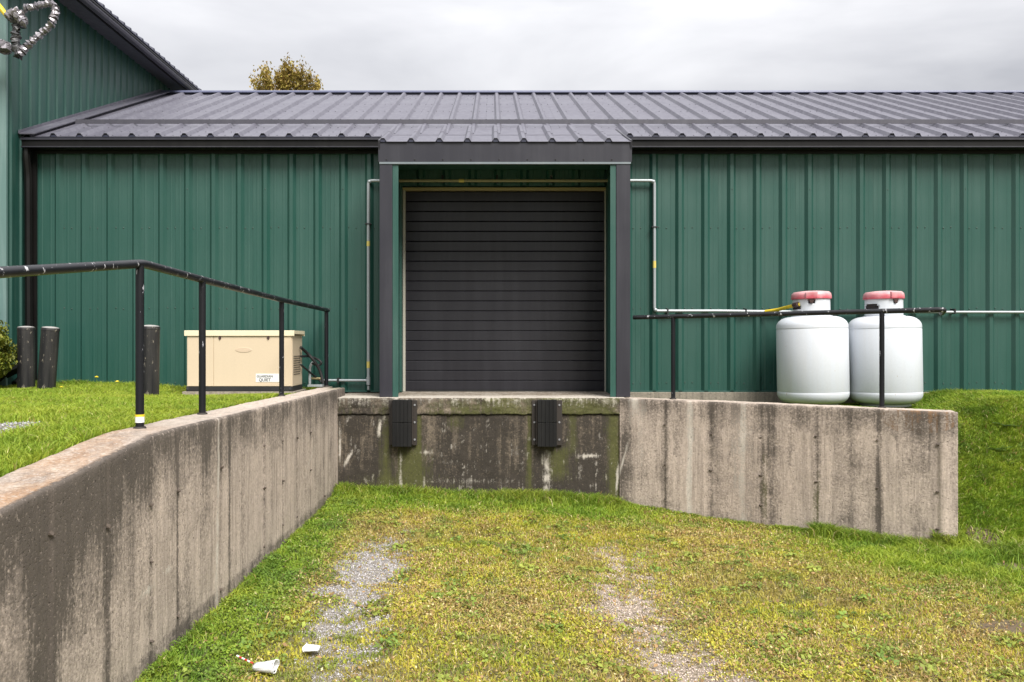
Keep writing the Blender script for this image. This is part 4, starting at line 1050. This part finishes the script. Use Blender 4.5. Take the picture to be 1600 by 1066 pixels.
# ------------------------------------------------------------------ bollards
def bollard(px, D, ztop, lean_x, label):
    X = PX(px, D); zb_ = float(ground_z(X, D)); h_ = ztop-zb_
    b = empty('bollard', (X, D, zb_), label, 'bollard', 'black bollards by the green wall'); b.rotation_euler = (R(1), R(lean_x), 0)
    bm = bmesh.new(); n = 28
    lathe(bm, [(.088, -.15), (.088, h_-.03), (.090, h_-.028), (.090, h_-.006), (.086, h_)], n); 
    me = bpy.data.meshes.new('steel_pipe'); bmesh.ops.recalc_face_normals(bm, faces=bm.faces); bm.to_mesh(me); bm.free(); me.materials.append(M_BOLL); me.shade_smooth(); me.set_sharp_from_angle(angle=R(35))
    o = bpy.data.objects.new('steel_pipe', me); COL.objects.link(o); o.parent = b
    bm = bmesh.new(); lathe(bm, [(.086, h_-.004), (.080, h_+.004), (.04, h_+.012), (.01, h_+.014)], n)
    me = bpy.data.meshes.new('fill_cap'); bmesh.ops.recalc_face_normals(bm, faces=bm.faces); bm.to_mesh(me); bm.free(); me.materials.append(painted('pale_cap', (.30, .29, .28), .8)); me.shade_smooth()
    o = bpy.data.objects.new('fill_cap', me); COL.objects.link(o); o.parent = b
bollard(41, 9.15, PZ(511.5, 9.15), 0.4, 'upright black bollard nearest the downspout at the left')
bollard(72, 8.75, PZ(512, 8.75), 4.5, 'leaning black bollard between the other two')
bollard(233, 7.9, PZ(510, 7.9), 1.2, 'black bollard standing behind the tallest looking handrail post')

# small box at the corner of the tall building
ub = mkbox('utility_box', -5.75, -5.56, 9.33, 9.385, PZ(487, 9.3), PZ(463, 9.3), painted('box_grey', (.5, .5, .5), .5), None, .006)
tag(ub, 'small pale grey box on the corner of the tall building above the shrub', 'utility box')
mkbox('box_cover', -5.74, -5.57, 9.325, 9.3295, PZ(485, 9.3), PZ(465, 9.3), painted('box_cover', (.42, .42, .42), .5), ub)

# ------------------------------------------------------------------ crinkled duct loop at the top left
dl = empty('hanging_loop', (-5.3, 9.0, 5.0), 'crinkled silver grey and black loop hanging at the corner of the tall building', 'hanging loop')
def crinkle(name, path, r0, mat, seed):
    pts = sm(path, 14); rnd = random.Random(seed); rr = [r0*(1+.30*math.sin(i*1.7)+rnd.uniform(-.25, .25)) for i in range(len(pts))]
    pts = [p+Vector((rnd.uniform(-1, 1), rnd.uniform(-1, 1), rnd.uniform(-1, 1)))*r0*.18 for p in pts]
    bm = bmesh.new(); tube(bm, pts, rr, 10)
    for v in bm.verts: v.co += Vector((rnd.uniform(-1, 1), rnd.uniform(-1, 1), rnd.uniform(-1, 1)))*r0*.16
    bm_link(name, bm, mat, dl)
LD = 9.1
crinkle('foil_sleeve', [Q(38, 14, LD), Q(60, 9, LD), Q(82, 7, LD), Q(86, 22, LD), Q(76, 42, LD), Q(58, 58, LD), Q(40, 74, LD), Q(30, 86, LD)], .035, M_SILV, 1)
crinkle('dark_sleeve', [Q(14, 24, LD), Q(22, 30, LD), Q(26, 46, LD), Q(24, 62, LD), Q(27, 78, LD), Q(30, 88, LD)], .040, painted('dark_crinkle', (.03, .03, .034), .5, (.3, .3, .32), .4), 2)
crinkle('foil_sleeve', [Q(12, 28, LD-.03), Q(24, 20, LD-.03), Q(34, 30, LD-.03), Q(38, 36, LD-.03)], .045, M_SILV, 3)
crinkle('foil_sleeve', [Q(-30, 66, LD), Q(-10, 68, LD), Q(2, 72, LD), Q(8, 78, LD)], .055, M_SILV, 4)
mktube('yellow_strap', sm([Q(-30, -40, LD), Q(-8, 0, LD), Q(2, 14, LD), Q(12, 26, LD)]), .028, M_YEL, dl, 8)
mkbox('wall_hook', PX(8, LD), PX(16, LD), LD, 9.42, PZ(28, LD), PZ(22, LD), M_BLK, dl)

# ------------------------------------------------------------------ vegetation builders
def blades(name, X, Y, H, Wd, C, lean=.45, mat=M_GRASS, zoff=0):
    n = len(X); Z = ground_z(X, Y)+zoff; a = rng.random(n)*2*np.pi; b = rng.random(n)*2*np.pi
    ln = H*lean*(.3+rng.random(n)); sx_, sy_ = np.cos(a)*Wd*.5, np.sin(a)*Wd*.5; lx, ly = np.cos(b)*ln, np.sin(b)*ln
    V = np.zeros((n, 5, 3), np.float32)
    V[:, 0] = np.stack([X-sx_, Y-sy_, Z-.004], 1); V[:, 1] = np.stack([X+sx_, Y+sy_, Z-.004], 1)
    V[:, 2] = np.stack([X+lx*.35+sx_*.8, Y+ly*.35+sy_*.8, Z+H*.58], 1); V[:, 3] = np.stack([X+lx*.35-sx_*.8, Y+ly*.35-sy_*.8, Z+H*.58], 1)
    V[:, 4] = np.stack([X+lx, Y+ly, Z+H*(1-.25*lean)], 1)
    base = (np.arange(n)*5)[:, None]
    f = np.concatenate([base+np.array([[0, 1, 2, 3]]), base+np.array([[3, 2, 4]])], 1).ravel()
    me = fast_mesh(name, V.reshape(-1, 3), f, np.tile([4, 3], n)); color_attr(me, np.repeat(C, 5, axis=0))
    return link(name, me, mat)
def leaves(name, Pc, S, C, tilt=.6, mat=M_LEAF, up=None):
    n = len(Pc); a = rng.random(n)*2*np.pi; t1 = (rng.random(n)-.5)*2*tilt; t2 = (rng.random(n)-.5)*2*tilt
    d1 = np.stack([np.cos(a), np.sin(a), t1], 1)*S[:, None]; d2 = np.stack([-np.sin(a), np.cos(a), t2], 1)*S[:, None]*.42
    V = np.stack([Pc-d1*.5, Pc+d2*.9-d1*.05, Pc+d1*.55+np.array([0, 0, -.12])*S[:, None], Pc-d2*.9-d1*.05], 1)
    f = np.arange(n*4); me = fast_mesh(name, V.reshape(-1, 3), f, np.full(n, 4)); color_attr(me, np.repeat(C, 4, axis=0))
    return link(name, me, mat)
G1 = np.array([.15, .245, .022]); G2 = np.array([.27, .33, .035]); G3 = np.array([.07, .14, .018]); YL = np.array([.44, .37, .05]); BR = np.array([.36, .25, .10]); STR = np.array([.55, .47, .24]); RD = np.array([.28, .14, .06])
def tint(X, Y, lu, dr, leaf=False):
    n = len(X); r = rng.random(n); q = fbm(X*3, Y*3, 7); q2 = fbm(X*9, Y*9, 3)
    c = lerp(np.tile(G1, (n, 1)), np.tile(G2, (n, 1)), np.clip(r*.8+(q-.5)*1.6, 0, 1))
    dk_ = np.clip(lu*(.55-q2)*2.4, 0, 1); c = lerp(c, np.tile(G3, (n, 1)), dk_)
    yl = np.clip((1-lu)*.75 + (q-.5)*.8 + (r-.5)*.6, 0, 1)*np.clip(1.25-lu, 0, 1); c = lerp(c, np.tile(YL, (n, 1)), yl*.85)
    pt = fbm(X*1.7+3, Y*1.7, 5); pb = fbm(X*4.5, Y*4.5+7, 0); ok_ = (1-lu)*ss(1.9, 2.2, EYE-ground_z(X, Y)+.6)
    c = lerp(c, np.tile(np.array([.27, .20, .085]), (n, 1)), np.clip((pt-.5)*5, 0, 1)*ok_*.5)
    c = lerp(c, np.tile(np.array([.10, .17, .03]), (n, 1)), np.clip((pb-.54)*6, 0, 1)*ok_*.7)
    c = lerp(c, np.tile(np.array([.15, .095, .05]), (n, 1)), np.clip((.40-pb)*7, 0, 1)*ok_*.5)
    pick = rng.random(n) < dr*.50; c[pick] = BR*(.75+.5*rng.random((pick.sum(), 1)))
    pick = rng.random(n) < dr*.12+.015; c[pick] = STR*(.7+.5*rng.random((pick.sum(), 1)))
    pick = rng.random(n) < dr*.05; c[pick] = RD
    return c*(1.04+.48*rng.random((n, 1)))
def on_free(X, Y):
    """not inside walls, dock, pads"""
    ok = ~((X > lw_x(Y)-LWT-.01) & (X < lw_x(Y)+.012) & (Y < 9.32))
    d = np.interp(X, _rx, _ry); back = (X > 1.34) & (X < 4.0) & (Y > d-.02) & (Y < d+.34); ok &= ~back
    ok &= ~((Y > 8.86) & (X > -1.96) & (X < 1.52)) & (Y < WY-.06)
    ok &= ~((X > PX(270, 8.9)) & (X < -2.0) & (Y > 8.86) & (Y < 9.62))
    return ok
# lower driveway
n = 380000
X = rng.uniform(-1.75, 6.8, n*2); Y = 2.9 + (9.0-2.9)*rng.random(n*2)**1.0
keep = on_free(X, Y) & (ground_z(X, Y) < .55) & (np.abs(X) < Y*.72+.4)
X, Y = X[keep][:n], Y[keep][:n]; g, lu, dr, lf, di = cover(X, Y)
keep = rng.random(len(X)) < np.clip(1-1.15*g-.9*di, .03, 1)*(.55+.45*lu)*np.clip(1.1-.6*lf, .2, 1)*(1-.55*ss(-1.0, -1.35, X)*ss(8.4, 7.6, Y)); X, Y, g, lu, dr, di = X[keep], Y[keep], g[keep], lu[keep], dr[keep], di[keep]
tall = np.clip(ss(8.25, 8.8, Y)*ss(1.6, 1.0, X) + ss(3.0, 3.6, X)*gs(Y-6.75, .4)*1.2 + .5*ss(3.4, 4.2, X), 0, 1.3)*fbm(X*3, Y*3, 2)*1.6
H = (.014+.026*rng.random(len(X)))*(1+.7*lu)*(1-.4*g) + tall*.075*rng.random(len(X))
o = blades('driveway_grass', X, Y, H, .0034+.0004*Y+.002*rng.random(len(X)), tint(X, Y, lu, dr), .9)
tag(o, 'short patchy green and straw coloured grass over the sunken driveway', 'grass', kind='stuff')
# creeping leafy weeds
n = 300000
X = rng.uniform(-1.72, 6.5, n*2); Y = 2.9 + (9.0-2.9)*rng.random(n*2)**1.25
keep = on_free(X, Y) & (ground_z(X, Y) < .55) & (np.abs(X) < Y*.72+.3)
X, Y = X[keep][:n], Y[keep][:n]; g, lu, dr, lf, di = cover(X, Y)
keep = rng.random(len(X)) < np.clip(1-1.4*g-di, .02, 1)*np.clip(lf+.15, .15, 1); X, Y, g, lu, dr, lf = [q[keep] for q in (X, Y, g, lu, dr, lf)]
q = fbm(X*7, Y*7, 1)
Zc = ground_z(X, Y) + .006 + .05*rng.random(len(X))*np.clip(q*1.5-.3, .1, 1)*(.5+.8*ss(-1.0, -1.4, X))
C = tint(X, Y, np.clip(lu+.15, 0, 1), dr*.8); lw_ = ss(-.9, -1.4, X)[:, None]; lq = lw_*np.clip(fbm(X*3.5, Y*3.5, 4)*2-.35, .25, .92)[:, None]; C = C*(1-lq) + lq*(C*.3+np.array([.10, .16, .035])*(.4+rng.random((len(X), 1))))
S = .008+.011*rng.random(len(X))*(.6+q)
o = leaves('creeping_weeds', np.stack([X, Y, Zc], 1), S, C, .75); tag(o, 'low leafy weeds spreading over the driveway and along the foot of the left wall', 'weeds', kind='stuff')
# left lawn
n = 210000
X = -2.0-5.5*rng.random(n*2)**1.15; Y = rng.uniform(2.6, 9.78, n*2); keep = on_free(X, Y) & (X > -Y*.66-.5); X, Y = X[keep][:n], Y[keep][:n]
g, lu, dr, lf, di = cover(X, Y); keep = rng.random(len(X)) < np.clip(1-1.2*g, .03, 1); X, Y, g = X[keep], Y[keep], g[keep]
H = (.03+.05*rng.random(len(X)))*(1+.8*(fbm(X*2, Y*2, 2)-.5)) + .04*ss(9.3, 9.7, Y)*rng.random(len(X)); H *= (1-.6*g)*(1-.55*gs(X+2.7, .8)*gs(Y-8.6, .5))
C = tint(X, Y, np.full(len(X), .72), np.full(len(X), .05)); C = C*.7+.3*np.array([.36, .46, .045])
o = blades('left_lawn_grass', X, Y, H, .0045+.003*rng.random(len(X)), C, .8); tag(o, 'bright green mown grass on the raised lawn to the left of the wall', 'grass', kind='stuff')
# right lawn and bank
n = 170000
X = 1.5+6.2*rng.random(n*3)**.8; Y = rng.uniform(6.0, 9.78, n*3); zz = ground_z(X, Y); keep = on_free(X, Y) & (zz > .0) & (mask_right(X, Y) > .04) & (X < Y*.74+.4); X, Y = X[keep][:n], Y[keep][:n]
g, lu, dr, lf, di = cover(X, Y); keep = rng.random(len(X)) < np.clip(1-di, .05, 1); X, Y = X[keep], Y[keep]
q = fbm(X*2.2, Y*2.2, 4); H = .035+.085*rng.random(len(X))*(.4+q); H *= 1-.72*ss(5.0, 4.6, X)*ss(8.3, 8.6, Y+.3*X-1.2)
C = tint(X, Y, np.full(len(X), .95), np.full(len(X), .04)); C *= (.75+.5*q)[:, None]
o = blades('bank_grass', X, Y, H, .0065+.003*rng.random(len(X)), C, 1.0); tag(o, 'longer green grass on the bank at the right, around the gas tanks', 'grass', kind='stuff')
# bigger leaved clumps among the low weeds
m_ = 420; X = rng.uniform(-1.5, 5.2, m_*3); Y = 3.2+5.6*rng.random(m_*3)**1.2; keep = on_free(X, Y) & (ground_z(X, Y) < .5) & (np.abs(X) < Y*.68+.2) & (cover(X, Y)[0] < .35) & (cover(X, Y)[4] < .1); X, Y = X[keep][:m_], Y[keep][:m_]
k_ = 26; sc_ = np.repeat(.5+rng.random(len(X)), k_); a = rng.random(len(X)*k_)*6.283; rr_ = rng.random(len(X)*k_)**.6*.075*sc_
Xc, Yc = np.repeat(X, k_)+np.cos(a)*rr_, np.repeat(Y, k_)+np.sin(a)*rr_; tone = np.repeat(rng.random((len(X), 1)), k_, 0)
C = (np.array([.15, .24, .045])*(1-tone)+np.array([.33, .37, .07])*tone)*(.55+.8*rng.random((len(Xc), 1)))
ok_ = on_free(Xc, Yc); Xc, Yc, C, sc_, rr_ = Xc[ok_], Yc[ok_], C[ok_], sc_[ok_], rr_[ok_]
o = leaves('weed_clumps', np.stack([Xc, Yc, ground_z(Xc, Yc)+.016+.03*rng.random(len(Xc))*(1-rr_/.12)], 1), .022*sc_*(.7+.6*rng.random(len(Xc))), C, .7); tag(o, 'small rosettes of brighter leaves dotted over the driveway', 'weeds', kind='stuff')
# uncut tufts along the feet of the walls
Xs, Ys, Hs = [], [], []
def along(P0, P1, n_, h_, spread=.10):
    t = rng.random(n_); tt = fbm(t*np.hypot(P1[0]-P0[0], P1[1]-P0[1])*3.2+P0[0]*3, t*0+P0[1], 3)
    kq = rng.random(n_) < np.clip((tt-.30)*3.2, .03, 1); t = t[kq]; tt = tt[kq]
    dx, dy = P1[0]-P0[0], P1[1]-P0[1]; L_ = math.hypot(dx, dy); off = np.abs(rng.standard_normal(len(t)))*spread
    Xs.append(P0[0]+dx*t+dy/L_*off*np.sign(1)); Ys.append(P0[1]+dy*t-dx/L_*off); Hs.append(h_*(.35+.8*rng.random(len(t)))*(.5+1.1*tt))
along((-1.66, 8.86), (1.40, 8.86), 14000, .115, .13)
for A_, B_ in zip(RW, RW[1:]): along(A_, B_, int(2600*(1+.9*(A_[0] > 2.6))), .055+.07*(A_[0] > 2.9), .05+.06*(A_[0] > 2.9))
along((-1.69, 3.4), (-1.65, 8.9), 7000, .05, .05)
along((4.0, 7.06), (5.9, 6.75), 15000, .14, .22)
along((-5.3, 9.74), (-3.6, 9.74), 5000, .11, .06); along((4.7, 9.74), (7.4, 9.74), 5000, .09, .06)
X = np.concatenate(Xs); Y = np.concatenate(Ys); H = np.concatenate(Hs); ok_ = on_free(X, Y-.0) & (cover(X, Y)[4] < .25); X, Y, H = X[ok_], Y[ok_], H[ok_]
C = tint(X, Y, np.full(len(X), .9), np.full(len(X), .05))*.85
o = blades('edge_tufts', X, Y, H, .005+.003*rng.random(len(X)), C, .8); tag(o, 'longer uncut tufts of grass along the feet of the walls', 'grass', kind='stuff')
# gravel
def stones(name, X, Y, S, C, label):
    n = len(X); Z = ground_z(X, Y)+S*.15; base = np.array([[1, 0, 0], [0, 1, 0], [-1, 0, 0], [0, -1, 0], [0, 0, .7], [0, 0, -.7]])
    a = rng.random(n)*6.283; ca, sa = np.cos(a), np.sin(a)
    V = base[None]*(.55+.7*rng.random((n, 6, 1)))*S[:, None, None]*.5*np.stack([np.ones(n), .6+.5*rng.random(n), .5+.5*rng.random(n)], 1)[:, None, :]
    Vx = V[..., 0]*ca[:, None]-V[..., 1]*sa[:, None]; Vy = V[..., 0]*sa[:, None]+V[..., 1]*ca[:, None]
    V = np.stack([Vx+X[:, None], Vy+Y[:, None], V[..., 2]+Z[:, None]], -1)
    tri = np.array([0, 1, 4, 1, 2, 4, 2, 3, 4, 3, 0, 4, 1, 0, 5, 2, 1, 5, 3, 2, 5, 0, 3, 5])
    f = ((np.arange(n)*6)[:, None]+tri[None]).ravel(); me = fast_mesh(name, V.reshape(-1, 3), f, np.full(n*8, 3)); color_attr(me, np.repeat(C, 6, axis=0))
    o = link(name, me, M_STONE); tag(o, label, 'gravel', kind='stuff')
n = 400000; X = rng.uniform(-1.6, 2.2, n); Y = rng.uniform(3.2, 8.0, n); g = cover(X, Y)[0]; keep = rng.random(n) < np.clip(g*1.2, 0.01, 1)*.55; X, Y = X[keep][:60000], Y[keep][:60000]
v = rng.random((len(X), 1)); C = np.where((X > 0)[:, None], np.array([[.52, .43, .36]]), np.array([[.46, .44, .44]]))*(.35+1.0*v)
stones('track_gravel', X, Y, .006+.012*rng.random(len(X))**2.2, C, 'loose grey and sandy gravel showing in the two wheel tracks')
n = 60000; X = rng.uniform(-5, -2.1, n); Y = rng.uniform(3.2, 7, n); g = cover(X, Y)[0]; keep = rng.random(n) < g*.5; X, Y = X[keep], Y[keep]
stones('lawn_gravel', X, Y, .007+.016*rng.random(len(X))**2, np.array([[.36, .36, .37]])*(.4+rng.random((len(X), 1))), 'patch of grey gravel in the raised left lawn')
# clods of dirt at the right
n = 4000; X = 4.12+.25*rng.standard_normal(n); Y = np.where(rng.random(n) < .6, 6.5, 7.1)+.15*rng.standard_normal(n); keep = cover(X, Y)[4] > .25; X, Y = X[keep], Y[keep]
stones('dirt_clods', X, Y, .012+.03*rng.random(len(X))**2, np.array([[.13, .095, .06]])*(.5+rng.random((len(X), 1))), 'clods of bare brown dirt at the foot of the right bank')
# fallen leaves and straw litter
n = 2600; X = rng.uniform(-1.6, 4.5, n); Y = rng.uniform(3.3, 8.7, n); keep = on_free(X, Y) & (ground_z(X, Y) < .5); X, Y = X[keep], Y[keep]
C = np.array([[.30, .19, .09]])*(.5+rng.random((len(X), 1)))
o = leaves('leaf_litter', np.stack([X, Y, ground_z(X, Y)+.014+.015*rng.random(len(X))], 1), .014+.020*rng.random(len(X)), C, .5); tag(o, 'small dry brown leaves scattered over the driveway', 'leaf litter', kind='stuff')

# ---- single weeds
def weed(px, D, X, n, ln, col, label, grp=None, wd=.25):
    z = float(ground_z(X, D)); w = empty('broadleaf_weed', (X, D, z), label, 'weed', grp)
    for k in range(n):
        a = 2*math.pi*k/n + random.uniform(-.3, .3); up = random.uniform(.25, .9); l_ = ln*random.uniform(.7, 1.1)
        d = Vector((math.cos(a), math.sin(a), 0)); s_ = Vector((-math.sin(a), math.cos(a), 0)); bm = bmesh.new(); prev = None
        for t, wq in ((0, .15), (.25, .7), (.5, 1), (.75, .75), (1, .05)):
            c_ = Vector((X, D, z)) + d*l_*t*.8 + Vector((0, 0, l_*up*(t-.55*t*t)))
            A = bm.verts.new(c_+s_*ln*wd*.5*wq+Vector((0, 0, .006))); M_ = bm.verts.new(c_); B = bm.verts.new(c_-s_*ln*wd*.5*wq+Vector((0, 0, .006)))
            if prev: bm.faces.new((prev[0], prev[1], M_, A)); bm.faces.new((prev[1], prev[2], B, M_))
            prev = (A, M_, B)
        o = bm_link('leaf', bm, M_LEAF, w, True); color_attr(o.data, np.tile(np.array(col)*random.uniform(.7, 1.2), (len(o.data.vertices), 1)))
weed(0, 8.0, 4.85, 9, .17, (.12, .20, .05), 'pale broad leaved weed on the right bank just beyond the end of the wall')
weed(0, 8.25, 5.10, 8, .20, (.14, .22, .07), 'larger broad leaved weed on the right bank beside the frame edge')
weed(0, 9.35, PX(275, 9.35), 8, .14, (.13, .21, .04), 'leafy weed growing by the left end of the generator slab')
# dandelions
for (px, py, D, lb) in ((151, 589, 9.6, 'yellow dandelion beside the green wall, highest of the three'), (183, 596, 9.5, 'yellow dandelion between the leaning bollard and the near handrail post'), (96, 605, 8.9, 'low yellow dandelion beside the leaning bollard')):
    X = PX(px, D); z = float(ground_z(X, D)); zt_ = PZ(py, D); w = empty('dandelion', (X, D, z), lb, 'flower', 'dandelions in the left lawn')
    mktube('stem', [(X, D, z), (X+.005, D, (z+zt_)/2), (X, D, zt_)], .002, painted('stem_green', (.1, .18, .04), .6) if 'stem_green' not in bpy.data.materials else bpy.data.materials['stem_green'], w, 5)
    bm = bmesh.new()
    bmesh.ops.create_icosphere(bm, subdivisions=2, radius=.019, matrix=Matrix.Translation((X, D, zt_)) @ Matrix.Diagonal((1, 1, .5, 1)))
    for v in bm.verts: v.co += Vector((random.uniform(-1, 1), random.uniform(-1, 1), random.uniform(-1, 1)))*.003
    bm_link('flower_head', bm, M_DAND if 'M_DAND' in globals() else painted('dandelion_yellow', (.8, .62, .02), .6), w)

# ---- shrub at the left edge
def leaf_cloud(name, n, cfun, size, colfun, parent=None, tilt=1.0):
    Pc = cfun(n); C = colfun(Pc); return leaves(name, Pc, size*(.6+.8*rng.random(len(Pc))), C, tilt)
sb = empty('evergreen_shrub', (-5.42, 8.9, 1.18), 'yellow green feathery evergreen shrub cut off by the left edge', 'shrub')
def shrub_pts(n):
    u = rng.standard_normal((n, 3)); u /= np.linalg.norm(u, axis=1)[:, None]
    lump = .78+.5*(fbm(np.arctan2(u[:, 1], u[:, 0])*2.5+8, u[:, 2]*3+8, 3)-.3)
    r = rng.random(n)**.45*lump
    return np.stack([-5.68+u[:, 0]*r*.60, 8.95+u[:, 1]*r*.42, 1.62+u[:, 2]*r*.46], 1)
n = 26000; Pc = shrub_pts(n); r = rng.random((n, 1)); q = fbm(Pc[:, 0]*8+9, Pc[:, 2]*8, 2)[:, None]
C = (np.array([.10, .14, .02])*(1-r)+np.array([.22, .22, .03])*r)*(.35+1.3*q)
o = leaves('foliage', Pc, .018+.02*rng.random(n), C, 1.6); o.parent = sb; o.location = -sb.location
mktube('stem', [(-5.68, 8.95, 1.1), (-5.69, 8.95, 1.75)], .02, M_BARK, sb, 8)

# ---- tree far behind the roof
TD = 42.0; s_ = F/TD; TXc = (450-768)/s_; Ttop = EYE+(535-103)/s_
tr = empty('autumn_tree', (TXc, TD, 1.0), 'bare looking autumn tree with yellow brown leaves rising behind the roof ridge', 'tree')
bm = bmesh.new(); tube(bm, sm([(TXc, TD, .8), (TXc+.2, TD, 5), (TXc-.1, TD, 9), (TXc+.1, TD, 13)]), [.32-.28*i/24 for i in range(25)], 8); 
tips = []
for k in range(46):
    z0 = random.uniform(6, 13); a = random.uniform(0, 6.28); l_ = random.uniform(1.2, 2.6)*(1.1-.04*(z0-6)); 
    p0 = Vector((TXc, TD, z0)); p1 = p0+Vector((math.cos(a)*l_*.5, math.sin(a)*l_*.5, l_*.45)); p2 = p0+Vector((math.cos(a)*l_*.75, math.sin(a)*l_*.75, l_*1.05)); p2.z = min(p2.z, Ttop-.3)
    tube(bm, [p0, p1, p2], [.07, .045, .012], 5); tips.append(p2); tips.append(p1.lerp(p2, .5))
for px, py in ((411, 118), (419, 115), (428, 110), (438, 109), (449, 104), (455, 106), (464, 112), (474, 110), (486, 122), (491, 128), (444, 112), (460, 115), (433, 118), (470, 120), (405, 130), (494, 133)):
    t = Vector(((px-768)/s_, TD+random.uniform(-.8, .8), EYE+(535-py)/s_-.15)); tube(bm, [(TXc, TD, t.z-2.6), (TXc*.5+t.x*.5, TD, t.z-1.4), t], [.06, .04, .01], 5); tips += [t, t-Vector(((t.x-TXc)*.12, 0, .45)), t-Vector(((t.x-TXc)*.25, 0, .9))]
bm_link('trunk', bm, M_BARK, tr, True)
cl = []
for t in tips:
    m_ = 150; cl.append(np.array(t)[None] + rng.standard_normal((m_, 3))*np.array([.125, .17, .25])*random.uniform(.6, 1.1))
Pc = np.concatenate(cl); r = rng.random((len(Pc), 1)); q = fbm(Pc[:, 0]*2.2+40, Pc[:, 2]*2.2, 4)[:, None]
C = (np.array([.34, .29, .05])*(1-r)+np.array([.36, .24, .10])*r)*(.4+1.1*q)
o = leaves('crown', Pc, .07+.06*rng.random(len(Pc)), C, 1.5); o.parent = tr; o.location = -tr.location

# ------------------------------------------------------------------ litter
def cup_mat():
    m = MB('cloudy_plastic'); n_ = m.noise(m.coord(), 25, 3); m.col(m.mix(m.rng(n_, .4, .7, 0, .5), (.80, .81, .82), (.62, .62, .6))); m.rough(.3)
    m.b.inputs['Alpha'].default_value = .7; return m.m
M_CUP = cup_mat()
def cup(X, D, rz, L_, r0, r1, sq, label, straw=False, roll=0):
    z = float(ground_z(X, D)); c_ = empty('plastic_cup', (X, D, z+.02), label, 'litter', rz=rz)
    bm = bmesh.new(); n = 26; st = 7; rings = []
    for i in range(st+1):
        t = i/st; r = r0+(r1-r0)*t
        ring = []
        for k in range(n):
            a = 2*math.pi*k/n; cr_ = 1+.10*math.sin(3*a+t*4)+.05*math.sin(9*a+6*t)
            ring.append(bm.verts.new(((t-.5)*L_+.008*math.sin(a*2+1)*t, r*math.cos(a)*cr_, r*math.sin(a)*sq*cr_+r*sq*.8+.004)))
        rings.append(ring)
    for A, B in zip(rings, rings[1:]):
        for k in range(n): bm.faces.new((A[k], A[(k+1) % n], B[(k+1) % n], B[k]))
    bm.faces.new(rings[0][::-1])
    me = bpy.data.meshes.new('cup_wall'); bmesh.ops.recalc_face_normals(bm, faces=bm.faces); bm.to_mesh(me); bm.free(); me.materials.append(M_CUP); me.shade_smooth()
    o = bpy.data.objects.new('cup_wall', me); COL.objects.link(o); o.parent = c_; md = o.modifiers.new('t', 'SOLIDIFY'); md.thickness = .0015
    bm = bmesh.new(); tube(bm, [rings_ for rings_ in [(L_*.5+.004*math.sin(k), (r1+.002)*math.cos(2*math.pi*k/20)*1.0, (r1+.002)*math.sin(2*math.pi*k/20)*sq+r1*sq*.8+.004) for k in range(21)]], .003, 6)
    me = bpy.data.meshes.new('cup_rim'); bm.to_mesh(me); bm.free(); me.materials.append(M_WHITE); o = bpy.data.objects.new('cup_rim', me); COL.objects.link(o); o.parent = c_
    if straw:
        for k in range(6):
            bm = bmesh.new(); x0 = -L_*.5-.01-k*.016; tube(bm, [(x0, .004*k, .035+.004*k), (x0-.016, .004*k+.004, .039+.004*k)], .0045, 8)
            me = bpy.data.meshes.new('straw_band'); bm.to_mesh(me); bm.free(); me.materials.append(M_RED if k % 2 == 0 else M_WHITE); o = bpy.data.objects.new('straw_band', me); COL.objects.link(o); o.parent = c_
def gpt(px, py):   # where the view ray through a photo pixel meets the lower ground
    D = 4.0
    for _ in range(30): D = F*(EYE-float(ground_z((px-CX)*D/F, D)))/(py-CY)
    return (px-CX)*D/F, D
a, b = gpt(414, 1055); cup(a, b, R(-8), .105, .030, .044, .62, 'crushed cloudy plastic cup with a red and white straw on the driveway grass', True)
a, b = gpt(488, 1024); cup(a, b, R(172), .075, .028, .034, .5, 'smaller clear plastic cup lying on the gravel wheel track')
